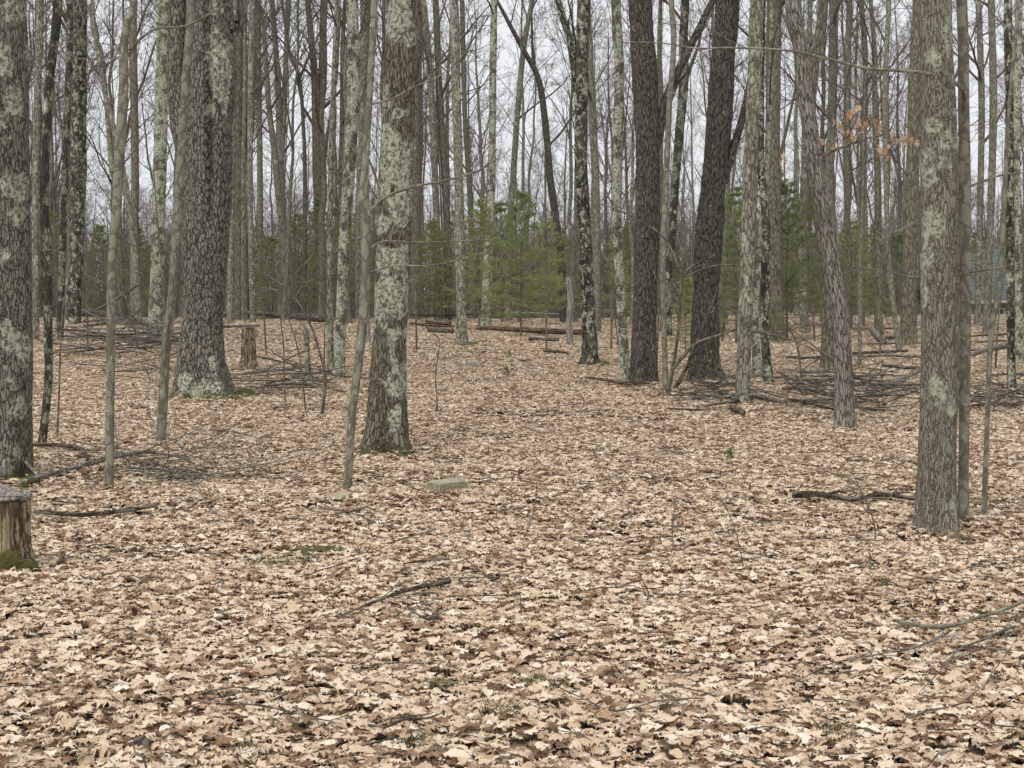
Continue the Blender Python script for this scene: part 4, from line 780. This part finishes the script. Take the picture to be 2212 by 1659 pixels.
fb_('fallen_log', 'thin weathered log on the crest behind the middle pines', [(1077, 693), (1150, 694), (1222, 697)], (6, 6, 5), 'pale', 'log', 0, 17, rise=[.25]*3)
fb_('fallen_log', 'short dark log in front of the long brown log', [(1143, 738), (1175, 740), (1206, 742)], (8, 8, 7), 'log', 'log', 0, 18)
fb_('fallen_log', 'small stick-like log on the slope near the pale snag', [(1175, 763), (1200, 767), (1226, 770)], (6, 7, 5), 'logbrown', 'log', 0, 19)
fb_('fallen_log', 'straight thin log left of the mossy-footed grey trunk', [(885, 705), (940, 708), (978, 712)], (5, 7, 5), 'log', 'log', 0, 20)
fb_('fallen_log', 'cut log lowest of the small firewood heap left of the mossy-footed trunk', [(925, 719), (978, 722)], (11, 11), 'log', 'log', 0, 21)
fb_('fallen_log', 'cut log on top of the small firewood heap', [(922, 712), (972, 716)], (10, 10), 'logbrown', 'log', 0, 22, rise=[.16, .16])
fb_('fallen_log', 'thin log on the crest left of the middle pines', [(890, 694), (960, 696), (1020, 694)], (5, 5, 4), 'log', 'log', 0, 52, rise=[.2]*3)
fb_('fallen_branch', 'brown fallen branch reaching the foot of the straight black oak', [(1266, 823), (1310, 828), (1350, 838), (1402, 840)], (5, 7, 9), 'logbrown', 'branch', 4, 23)
fb_('fallen_log', 'black curved log with a pale broken tip below the leaning black oak', [(1510, 832), (1530, 845), (1560, 860), (1592, 878)], (6, 10, 9), 'log', 'log', 2, 24)
fb_('fallen_log', 'mossy grey log right of the rotten-footed trunk', [(1610, 862), (1650, 872), (1700, 882)], (12, 11, 7), 'stickgrey', 'log', 0, 25)
fb_('fallen_log', 'short brown chunk of branch below the rotten-footed trunk', [(1581, 892), (1593, 899), (1606, 908)], (13, 14, 11), 'logbrown', 'log', 0, 26)
fb_('fallen_branch', 'thin brown branch lying flat below the straight black oak', [(1440, 893), (1490, 893), (1535, 895)], (4, 5, 4), 'logbrown', 'branch', 0, 27)
fb_('fallen_branch', 'dark slender branch above the thin brown one below the black oak', [(1520, 885), (1570, 880), (1625, 868)], (5, 5, 4), 'stick', 'branch', 0, 28)
fb_('fallen_log', 'long grey fallen pole running through the brush pile behind the right trunks', [(1873, 866), (1937, 850), (1987, 838), (2092, 812), (2157, 800), (2225, 786)], (11, 11, 12), 'stickgrey', 'log', 0, 29, rise=[.02, .1, .2, .3, .35, .4])
fb_('fallen_log', 'log lying low behind the shaggy bent tree', [(1700, 776), (1760, 780), (1850, 772), (1960, 766)], (6, 7, 6), 'log', 'log', 0, 30)
fb_('fallen_log', 'pale mottled log with a cut end between the two slender right trees', [(1885, 722), (1897, 734), (1908, 746)], (14, 14, 14), 'stickgrey', 'log', 0, 31)
fb_('fallen_log', 'dark log lying right of the pale mottled log', [(1905, 738), (1930, 736), (1960, 735)], (9, 8, 8), 'log', 'log', 0, 32)
for i, (x0, x1, y0, w_) in enumerate([(1860, 1990, 778, 5), (1905, 1990, 800, 8), (1700, 1800, 808, 5), (2095, 2212, 730, 5), (2100, 2212, 745, 6), (2095, 2180, 762, 5), (1820, 1960, 716, 5), (2100, 2200, 880, 7), (2130, 2230, 820, 6), (1845, 1990, 750, 4), (1630, 1740, 820, 5), (1690, 1770, 855, 9), (400, 560, 712, 5), (180, 330, 708, 6), (180, 300, 698, 6), (100, 240, 730, 5)]):
    fb_('fallen_branch', ['straight', 'crooked', 'weathered', 'dark'][i % 4]+' fallen branch lying '+['left of the big right-hand trunk', 'close left of the big right-hand trunk', 'left of the shaggy tree foot', 'highest at the right edge', 'second highest at the right edge', 'third highest at the right edge', 'far behind the shaggy tree', 'lowest at the right edge', 'under the right edge trunks', 'behind the bowed slender tree', 'beside the dark crooked trunk', 'left of the brush pile', 'behind the massive oak', 'behind the left brush pile', 'on the crest at the left', 'near the left edge brush'][i], [(x0, y0+rp.uniform(-3, 3)), ((x0+x1)/2, y0+rp.uniform(-4, 4)), (x1, y0+rp.uniform(-5, 5))], (w_*.7, w_, w_*.8), ['stick', 'log', 'stickgrey', 'logbrown'][i % 4], 'branch', 3 if w_ < 6 else 0, 60+i)
fb_('fallen_log', 'half-buried log end poking from the leaves at lower left', [(84, 1365), (72, 1392), (58, 1425)], (20, 24, 27), 'log', 'log', 0, 33, lift=-.02)
fb_('leaning_pole', 'broken pole leaning between trunks on the left', [(172, 700), (230, 705), (300, 708)], (5, 6, 5), 'stick', 'branch', 2, 34, rise=[.2, .6, 1.3])
# brush piles: every stick is its own thing
def pile(n, box, lab, grp, seed, hgt=.4, L=(.8, 2.2), th=(.008, .022)):
    rng = np.random.default_rng(seed); x0, x1, y0, y1 = box
    for i in range(n):
        u = np.clip(rng.normal(.5, .22), 0, 1); px = x0+(x1-x0)*u; py = rng.uniform(y0, y1); c = ground(px, py); ln = rng.uniform(*L); a = rng.normal(0, .5)+(math.pi if rng.random() < .5 else 0); e = rng.normal(0, .15)
        D = np.array([[math.cos(a)*math.cos(e), math.sin(a)*math.cos(e), math.sin(e)]]); P = walk(rng, np.zeros((1, 3))-D*ln/2, D, np.array([ln]), 8, .045, 0)
        r_ = rng.uniform(*th); mb = MB(); mb.tubes(P, r_*np.linspace(1, .35, 8)[None], 6)
        forked = rng.random() < .6
        if forked:
            ramify(mb, rng, P[0, [3, 5]], D.repeat(2, 0)+rng.normal(0, .4, (2, 3)), np.full(2, ln*.4), np.full(2, r_*.5), [dict(n=6, w=.14, up=0, c=2), dict(n=4, w=.1, up=0)], (4, 3))
        me = mb.mesh('stick'); ob = link('stick', me, M['stick' if rng.random() < .6 else ('stickgrey' if rng.random() < .5 else 'log')]); hh = hgt*max(0, 1-abs(u-.5)*2.2)*rng.random()
        ob.location = c+np.array([0, 0, .03+hh+abs(math.sin(e))*ln*.4]); tag(ob, ('thick ' if r_ > (th[0]+th[1])/2 else 'thin ')+('forked ' if forked else 'straight ')+lab+(', left end' if u < .36 else ', right end' if u > .64 else ', middle')+(' rear' if py < (y0+y1)/2 else ' front'), 'stick', grp)
pile(50, (1700, 1985, 862, 915), 'stick in the brush pile behind the shaggy bent tree', 'sticks in the brush pile behind the shaggy bent tree', 61, .55, (.7, 2.0), (.008, .022))
pile(60, (150, 400, 735, 775), 'stick in the brush pile left of the massive oak', 'sticks in the brush pile left of the massive oak', 62, .55, (1.2, 3.4), (.01, .026))
pile(26, (500, 740, 818, 858), 'stick lying right of the mossy oak base', 'sticks lying right of the mossy oak base', 63, .2, (1.0, 2.6), (.010, .024))
pile(30, (2095, 2240, 850, 895), 'stick in the brush at the right edge', 'sticks in the brush at the right edge', 64, .35, (.7, 2.0), (.006, .018))
pile(26, (1450, 1640, 830, 880), 'dark stick heaped at the foot of the two black oaks', 'sticks at the foot of the black oaks', 65, .15, (.6, 1.8), (.006, .014))
pile(16, (240, 420, 790, 830), 'dark stick lying in front of the left brush pile', 'sticks in front of the left brush pile', 66, .1, (.8, 2.2), (.007, .015))
pile(22, (240, 560, 1010, 1060), 'grey twig beside the lichen-speckled branch', 'twigs beside the lichen-speckled branch', 67, .05, (.4, 1.1), (.003, .007))
# fallen leaves
rs = np.random.default_rng(21)
pts = np.concatenate([scatter(rs, 3.2, 10, 1050), scatter(rs, 10, 18, 800), scatter(rs, 18, 32, 480), scatter(rs, 32, 54, 170), scatter(rs, 54, 108, 38)])
npt = len(pts)
# leaves drift into thicker and thinner patches
ring = []
for bx_, by_, br_ in BASES:
    m__ = int(60+260*br_); ra = rs.uniform(0, 6.28, m__); rr_ = br_*rs.uniform(.95, 1.25, m__)+rs.uniform(0, .28, m__)**1.3; ring.append(np.stack([bx_+rr_*np.cos(ra), by_+rr_*np.sin(ra)], 1))
ring = np.concatenate(ring); nr0 = npt; pts = np.concatenate([pts, ring]); npt = len(pts)
layer = rs.uniform(0, 1, npt)
size = np.clip(rs.normal(.074, .022, npt), .03, .15)*(1+.25*(pts[:, 1] > 32)+.45*(pts[:, 1] > 54))
size *= np.where(rs.random(npt) < .22, rs.uniform(.35, .6, npt), 1.04)
lz = gz(pts[:, 0], pts[:, 1])+.006+layer*.04
lz[nr0:] += rs.uniform(0, .045, npt-nr0)
tilt = np.abs(rs.normal(0, .13, npt))+(rs.random(npt) < .05)*rs.uniform(.2, .6, npt); taz = rs.uniform(0, 2*math.pi, npt); yaw = rs.uniform(0, 2*math.pi, npt)
rotv = np.stack([tilt*np.cos(taz)+0*taz, tilt*np.sin(taz), yaw], 1)
kind = rs.integers(0, len(LEAVES), npt)
# the 300 that show largest in the picture are single leaves, parts of the ground
pxx = CX+pts[:, 0]/pts[:, 1]*F; pyy = HY+(H0-lz)/pts[:, 1]*F
vis = (pxx > 10) & (pxx < 2202) & (pyy < 1650) & (layer > .72) & (size > .07)
score = np.where(vis, size/pts[:, 1], 0); top = np.argsort(-score)[:300]
for i in top:
    ob = link('leaf', LEAVES[kind[i]], None, GROUND); ob.location = (pts[i, 0], pts[i, 1], lz[i]+.004); ob.rotation_euler = [float(q) for q in rotv[i]]; ob.scale = (size[i],)*3
keep = np.ones(npt, bool); keep[top] = False
pm = bpy.data.meshes.new('leaf_litter'); nk = int(keep.sum()); pm.vertices.add(nk)
pm.vertices.foreach_set('co', np.stack([pts[keep, 0], pts[keep, 1], lz[keep]], 1).astype(np.float32).ravel())
for nm, ty, ar, key in (('rot', 'FLOAT_VECTOR', rotv[keep].astype(np.float32).ravel(), 'vector'), ('scl', 'FLOAT', size[keep].astype(np.float32), 'value'), ('knd', 'INT', kind[keep].astype(np.int32), 'value')):
    a = pm.attributes.new(nm, ty, 'POINT'); a.data.foreach_set(key, ar)
pm.materials.append(M['leaf'])
lit = link('leaf_litter', pm); tag(lit, 'tan and brown fallen oak leaves covering the whole forest floor', 'leaf litter', kind='stuff')
gn_instances(lit, lc)

# loose little twigs everywhere
rt = np.random.default_rng(31); tp = np.concatenate([scatter(rt, 3.5, 16, 6, .38, .3), scatter(rt, 16, 36, 2.4, .38), scatter(rt, 36, 68, .7, .38)]); m_ = len(tp)
a = rt.uniform(0, 6.28, m_); D = np.stack([np.cos(a), np.sin(a), rt.normal(.03, .12, m_)], 1); ln = rt.uniform(.12, .6, m_); P = walk(rt, np.column_stack([tp, gz(tp[:, 0], tp[:, 1])+.045]), D, ln, 5, .14, 0)
mb = MB(); mb.tubes(P, (rt.uniform(.0018, .005, m_)*(1+tp[:, 1]*.018))[:, None]*np.linspace(1, .5, 5)[None], 4)
tag(link('twig_litter', mb.mesh('twig_litter'), M['stick']), 'short dark twigs scattered through the fallen leaves', 'twig litter', kind='stuff')

# ---------------------------------------------------------------- stumps, split wood, stones
def stump(label, px, py, wd, ht, mat, seed, slab=False, moss=False, d=None, knob=False):
    rng = np.random.default_rng(seed); d = d or hit(px, py); s = d/F; x = (px-CX)*s; base = np.array([x, d, float(gz(x, d))]); root = empty('tree_stump', base, label, 'stump'); h = ht*s; r0 = wd*.5*s; n = 40
    z = np.linspace(-.1, h, n); P = np.column_stack([x+z*0, d+z*0, base[2]+z]); Rr = r0*(1+.42*np.exp(-np.maximum(z, 0)/(h*.2))+.05*np.sin(z*20))
    def dp(bc, a, L, R_):
        return (-(1-np.abs(2*vn(bc*np.array([40, 40, 3.]), seed)-1))**2*r0*.26)+R_[:, :, None]*.10*np.cos(3*a+seed)+R_[:, :, None]*.28*np.cos(5*a)*np.exp(-L[:, :, None]/(h*.35))
    mb = MB(); mb.tubes(P, Rr, 72, disp=dp); link('wood', mb.mesh('wood', base), M[mat], root)
    cb = MB(); k = 40; a_ = np.arange(k)/k*6.283; rr = r0*(.94+.06*np.cos(3*a_+seed)); jag = rng.uniform(-.012, .012, k)
    V = [(x, d, base[2]+h-.006)]+[(x+rr[i]*.6*math.cos(a_[i]), d+rr[i]*.6*math.sin(a_[i]), base[2]+h-.004+jag[i]) for i in range(k)]+[(x+rr[i]*math.cos(a_[i]), d+rr[i]*math.sin(a_[i]), base[2]+h-.003+jag[i]*.3) for i in range(k)]
    cb.raw(V, [(0, 1+i, 1+(i+1) % k, 1+(i+1) % k) for i in range(0)] or np.zeros((0, 4), int)); cb2 = MB(); cb2.raw(V, [(0, 1+i, 1+(i+1) % k) for i in range(k)]); f4 = np.array([(1+i, 1+k+i, 1+k+(i+1) % k, 1+(i+1) % k) for i in range(k)]); cb2.f.append(f4)
    link('cut_top', cb2.mesh('cut_top', base), M['cut'], root)
    if moss:
        for (az, zz, sx, sz) in ((-1.35, .07, .075, .085), (-.5, .03, .09, .05), (-2.2, .02, .05, .04)):
            mm = MB(); q = rng; u = np.linspace(0, math.pi, 14); v_ = np.linspace(0, 2*math.pi, 22, endpoint=False); U_, V_ = np.meshgrid(u, v_, indexing='ij')
            pts_ = np.stack([np.sin(U_)*np.cos(V_), np.sin(U_)*np.sin(V_), np.cos(U_)], -1); nn_ = 1+.35*(vn(pts_*4+seed, 2)-.5); pts_ = pts_*nn_[..., None]*np.array([sx, sx*.5, sz])
            ca, sa = math.cos(az+math.pi/2), math.sin(az+math.pi/2); rx = pts_[..., 0]*ca-pts_[..., 1]*sa; ry = pts_[..., 0]*sa+pts_[..., 1]*ca
            c = base+np.array([math.cos(az)*r0*1.12, math.sin(az)*r0*1.12, zz]); pts_ = np.stack([rx, ry, pts_[..., 2]], -1)+c; idx = np.arange(14*22).reshape(14, 22); A = idx[:-1]; B = np.roll(A, -1, 1); D_ = idx[1:]; E = np.roll(D_, -1, 1)
            mm.raw(pts_.reshape(-1, 3), np.stack([A, D_, E, B], -1).reshape(-1, 4)); link('moss_patch', mm.mesh('moss_patch', base), M['moss'], root)
    return root, base, h, r0
st_, sb, sh, sr = stump('rotten brown stump with green moss at its foot, lower left corner', 22, 1236, 82, 158, 'rotten', 3, moss=True)
mb = MB(); P = np.array([[0, 0, 0], [0, 0, .002], [0, 0, .012], [0, 0, .024], [0, 0, .037], [.002, 0, .040], [.002, 0, .0405]]); mb.tubes(P, np.array([.001, sr*1.06, sr*1.10, sr*1.05, sr*1.09, sr*1.04, .001]), 48, disp=lambda bc, a, L, R_: R_[:, :, None]*(.07*np.cos(2*a+1)+.04*np.cos(5*a)))
ob = link('wood_slab', mb.mesh('wood_slab', smooth=False), M['pale']); ob.location = sb+np.array([.0, 0, sh+.006]); ob.rotation_euler = (.03, -.04, 0); tag(ob, 'grey slice of wood lying on top of the rotten mossy stump', 'wood slab')
stump('pale split stump with bark on its left half, behind the massive oak', 536, 798, 32, 92, 'rotten', 5)
T('dead_tree', 'short thin snag topped by a lichened knob, right of the pale split stump', 'grey', [(666, 812, 15), (664, 760, 11), (662, 726, 12), (661, 718, 20), (661, 712, 12)], snag=True)
def block(name, label, corners, th, mat, cat, lift=.02):
    G = onground(corners, lift); mb = MB(); up = np.array([0, 0, th]); V = np.vstack([G, G+up]); V[4:] += np.random.default_rng(3).normal(0, .006, (4, 3))
    c = V.mean(0)
    me = bpy.data.meshes.new(name); me.from_pydata((V-c).tolist(), [], [(3, 2, 1, 0), (4, 5, 6, 7), (0, 1, 5, 4), (1, 2, 6, 5), (2, 3, 7, 6), (3, 0, 4, 7)]); ob = link(name, me, M[mat]); ob.location = c
    import bmesh
    bm = bmesh.new(); bm.from_mesh(me); bmesh.ops.bevel(bm, geom=bm.edges[:], offset=.006, segments=1, affect='EDGES'); bmesh.ops.subdivide_edges(bm, edges=bm.edges[:], cuts=5, use_grid_fill=True)
    co = np.array([v.co[:] for v in bm.verts]); dn = np.stack([vn(co*np.array([18, 40, 40])+7*k, k)-.5 for k in range(3)], -1)*.010+np.stack([vn(co*90+7*k, k)-.5 for k in range(3)], -1)*.006
    for v, q in zip(bm.verts, dn): v.co += Vector(q)
    bm.to_mesh(me); bm.free(); return tag(ob, label, cat)
block('split_wood', 'split piece of weathered firewood lying in the leaves near the big patched trunk', [(920, 1068), (950, 1086), (1010, 1060), (996, 1050)], .09, 'plank', 'firewood')
block('wood_board', 'flat pale board half buried at the foot of the knobbly sapling', [(702, 1090), (735, 1100), (762, 1086), (738, 1076)], .02, 'plank', 'board', .035)
def stone(label, px, py, w, h, seed, mat='stone'):
    g = ground(px, py); s = g[1]/F; u = np.linspace(0, math.pi, 12); v_ = np.linspace(0, 2*math.pi, 18, endpoint=False); U_, V_ = np.meshgrid(u, v_, indexing='ij'); p = np.stack([np.sin(U_)*np.cos(V_), np.sin(U_)*np.sin(V_), np.cos(U_)], -1)
    p = p*(1+.45*(vn(p*2.2+seed, seed)-.5))[..., None]*np.array([w*s*.5, w*s*.4, h*s*.6]); idx = np.arange(12*18).reshape(12, 18); A = idx[:-1]; B = np.roll(A, -1, 1); D_ = idx[1:]; E = np.roll(D_, -1, 1)
    mb = MB(); mb.raw(p.reshape(-1, 3), np.stack([A, D_, E, B], -1).reshape(-1, 4)); ob = link('stone', mb.mesh('stone'), M[mat]); ob.location = g+np.array([0, 0, .02]); return tag(ob, label, 'stone' if mat == 'stone' else 'wood chunk')
stone('flat lichened stone at the left of the clearing', 1012, 793, 40, 14, 3); stone('small stone right beside the flat lichened stone', 1032, 795, 20, 12, 4)
o_ = stone('brown knobbly lump of wood among leaves near the bottom left', 308, 1618, 48, 40, 6, 'log'); o_.name = 'wood_chunk'
o_ = stone('round brown burl lying beside the leaning black oak', 1512, 838, 34, 30, 8, 'logbrown') if False else None

# ---------------------------------------------------------------- moss and grass
def tuft(px, py, n, h, seed, spread=.09):
    rng = np.random.default_rng(seed); g = ground(px, py, .03); a = rng.uniform(0, 6.28, n); r_ = spread*np.sqrt(rng.random(n)); S = np.column_stack([g[0]+r_*np.cos(a), g[1]+r_*np.sin(a), g[2]+0*a]); az = rng.uniform(0, 6.28, n)
    D = np.column_stack([np.cos(az)*.6, np.sin(az)*.6, np.full(n, 1.)]); D /= np.linalg.norm(D, axis=1, keepdims=True); P = walk(rng, S, D, rng.uniform(.5, 1, n)*h, 5, .08, -.22)
    mb = MB(); mb.tubes(P, np.full((n, 1), .0018)*np.linspace(1, .3, 5)[None], 3); ob = link('grass_tuft', mb.mesh('grass_tuft', g), M['grass']); ob.location = g; return ob
GT = [(543, 1228, 'clump of green grass in the leaves below the grassless foreground stump, leftmost'), (604, 1232, 'small grass clump right beside the leftmost one'), (655, 1226, 'thin grass clump under the moss patch'), (546, 1645, 'grass clump at the bottom edge left of centre'), (620, 1585, 'faint grass clump above the bottom edge, left of centre'), (1070, 1578, 'grass clump near the bottom centre'), (887, 1634, 'grass clump at the bottom edge, just left of centre'), (953, 1505, 'dark small grass clump in the lower centre'), (1172, 1497, 'small grass clump right of the lower centre'), (1891, 1272, 'grass clump below the big right-hand trunk'), (1886, 1240, 'grass clump just above the one below the right-hand trunk'), (1445, 1555, 'pale grass clump in the lower right centre'), (870, 990, 'dry grass clump at the foot of the big patched trunk, right'), (800, 992, 'dry grass clump at the foot of the big patched trunk, left'), (1810, 1610, 'grass clump near the bottom right')]
for i, (px, py, lab) in enumerate(GT): tag(tuft(px, py, 34, .10, 70+i), lab, 'grass')
for px, py, n_, h_, lab in ((1728, 822, 40, .32, 'left half of a low clump of half-dead ferns left of the shaggy bent tree'), (1775, 832, 46, .3, 'right half of a low clump of half-dead ferns left of the shaggy bent tree')):
    q = tuft(px, py, n_, h_, 95+px, .28); q.name = 'fern_clump'; tag(q, lab, 'fern')
def mosspatch(px, py, w, hrow, lab, seed, hz=.03):
    d = hit(px, py); s = d/F; x = (px-CX)*s; rx = w*.5*s; d2 = hit(px, py-hrow/2); ry = abs(d2-d)+.05; n = 28; k = 40; rr = np.linspace(0, 1, n); a_ = np.arange(k)/k*6.283; Rr_, A_ = np.meshgrid(rr, a_, indexing='ij')
    wob = 1+.5*(n2(np.cos(A_)*2+seed, np.sin(A_)*2, 4)-.5); X_ = x+rx*Rr_*wob*np.cos(A_); Y_ = d+ry*Rr_*wob*np.sin(A_); Z_ = gz(X_, Y_)+hz+(1-Rr_**3)*.035-.05*Rr_**8+(n2(X_*45, Y_*45, 9)-.5)*.022; idx = np.arange(n*k).reshape(n, k); A = idx[:-1]; B = np.roll(A, -1, 1); D_ = idx[1:]; E = np.roll(D_, -1, 1)
    mb = MB(); mb.raw(np.stack([X_, Y_, Z_], -1).reshape(-1, 3), np.stack([A, D_, E, B], -1).reshape(-1, 4)); ob = link('moss_patch', mb.mesh('moss_patch', (x, d, 0)), M['moss']); ob.location = (x, d, 0); tag(ob, lab, 'moss')
mosspatch(700, 1200, 150, 26, 'flat green moss patch in the leaves, left half of the foreground', 1, .012)
mosspatch(500, 860, 110, 22, 'green moss spreading right of the massive oak base', 2, .05); mosspatch(648, 815, 34, 10, 'small bright moss cushion near the knobby-topped snag', 3, .05)
mosspatch(1012, 746, 44, 8, 'thin moss at the foot of the far grey trunk in the clearing', 4, .05); mosspatch(1300, 790, 40, 8, 'moss strip at the foot of the swollen-based trunk', 5, .05); mosspatch(72, 1046, 30, 20, 'yellow-green moss at the right foot of the left edge trunk', 6, .06)

# ---------------------------------------------------------------- house beyond the wood
hd = 94.0; hx0 = (2052-CX)/F*hd; hx1 = hx0+11; ze = H0+(HY-650)/F*hd; zr = H0+(HY-535)/F*hd; zb = float(gz(hx0+3, hd))-.8; dep = 7.0
hc_ = np.array([(hx0+hx1)/2, hd+dep/2, zb]); house = empty('house', hc_, 'house with blue-grey roof and tan siding glimpsed between trunks at the far right', 'house')
def boxm(x0, x1, y0, y1, z0, z1):
    mb = MB(); V = [(x, y, z) for z in (z0, z1) for y in (y0, y1) for x in (x0, x1)]; mb.raw(V, [(0, 2, 3, 1), (4, 5, 7, 6), (0, 1, 5, 4), (2, 6, 7, 3), (0, 4, 6, 2), (1, 3, 7, 5)]); return mb
def part(nm, mb, mat, par=None):
    return link(nm, mb.mesh(nm, hc_ if par is None else hc_, smooth=False), M[mat], house if par is None else par)
part('wall', boxm(hx0+.1, hx1-.1, hd+.1, hd+dep-.1, zb, ze-.05), 'farbrown')
nb_ = int((ze-zb)/.16)
sdm = boxm(0, hx1-hx0, -.012, .012, -.075, .075).mesh('siding_board', smooth=False); sdm.materials.append(M['siding'])
for i in range(nb_):
    ob = link('siding_board', sdm, None, house); ob.location = (hx0-hc_[0], hd+.06-hc_[1], i*.16+.08); ob.rotation_euler = (-.1, 0, 0)
mb = MB(); ym = hd+dep/2; V = [(hx0-.3, hd-.4, ze), (hx1+.3, hd-.4, ze), (hx1+.3, ym, zr), (hx0-.3, ym, zr), (hx1+.3, hd+dep+.4, ze), (hx0-.3, hd+dep+.4, ze)]; V = V+[(a, b_, c-.15) for a, b_, c in V]
mb.raw(V, [(0, 1, 2, 3), (3, 2, 4, 5), (6, 9, 8, 7), (9, 11, 10, 8), (0, 6, 7, 1), (5, 4, 10, 11), (0, 3, 9, 6), (3, 5, 11, 9), (1, 7, 8, 2), (2, 8, 10, 4)]); rf_ = part('roof', mb, 'roof')
nrow = 14; sl = math.hypot(dep/2+.4, zr-ze); cs = boxm(hx0-.3, hx1+.3, 0, sl/nrow*1.02, 0, .02)
cme = boxm(0, hx1-hx0+.6, 0, sl/nrow*1.05, 0, .03).mesh('shingle_course', smooth=False); cme.materials.append(M['roof'])
for i in range(nrow):
    ob = link('shingle_course', cme, None, house); f_ = i/nrow; ob.location = (hx0-.3-hc_[0], hd-.4+f_*(dep/2+.4)-hc_[1], ze+f_*(zr-ze)+.02-hc_[2]); ob.rotation_euler = (math.atan2(zr-ze, dep/2+.4)-.02, 0, 0)
part('gutter', boxm(hx0-.35, hx1+.35, hd-.52, hd-.41, ze-.16, ze+.02), 'white')
for wx in (2.2, 5.4, 8.4):
    wf = part('window', boxm(hx0+wx-.1, hx0+wx+1.3, hd-.03, hd+.05, ze-1.75, ze-.45), 'white'); part('pane', boxm(hx0+wx, hx0+wx+1.2, hd-.045, hd-.032, ze-1.65, ze-.55), 'glass', wf)
print('objects', len(bpy.data.objects))
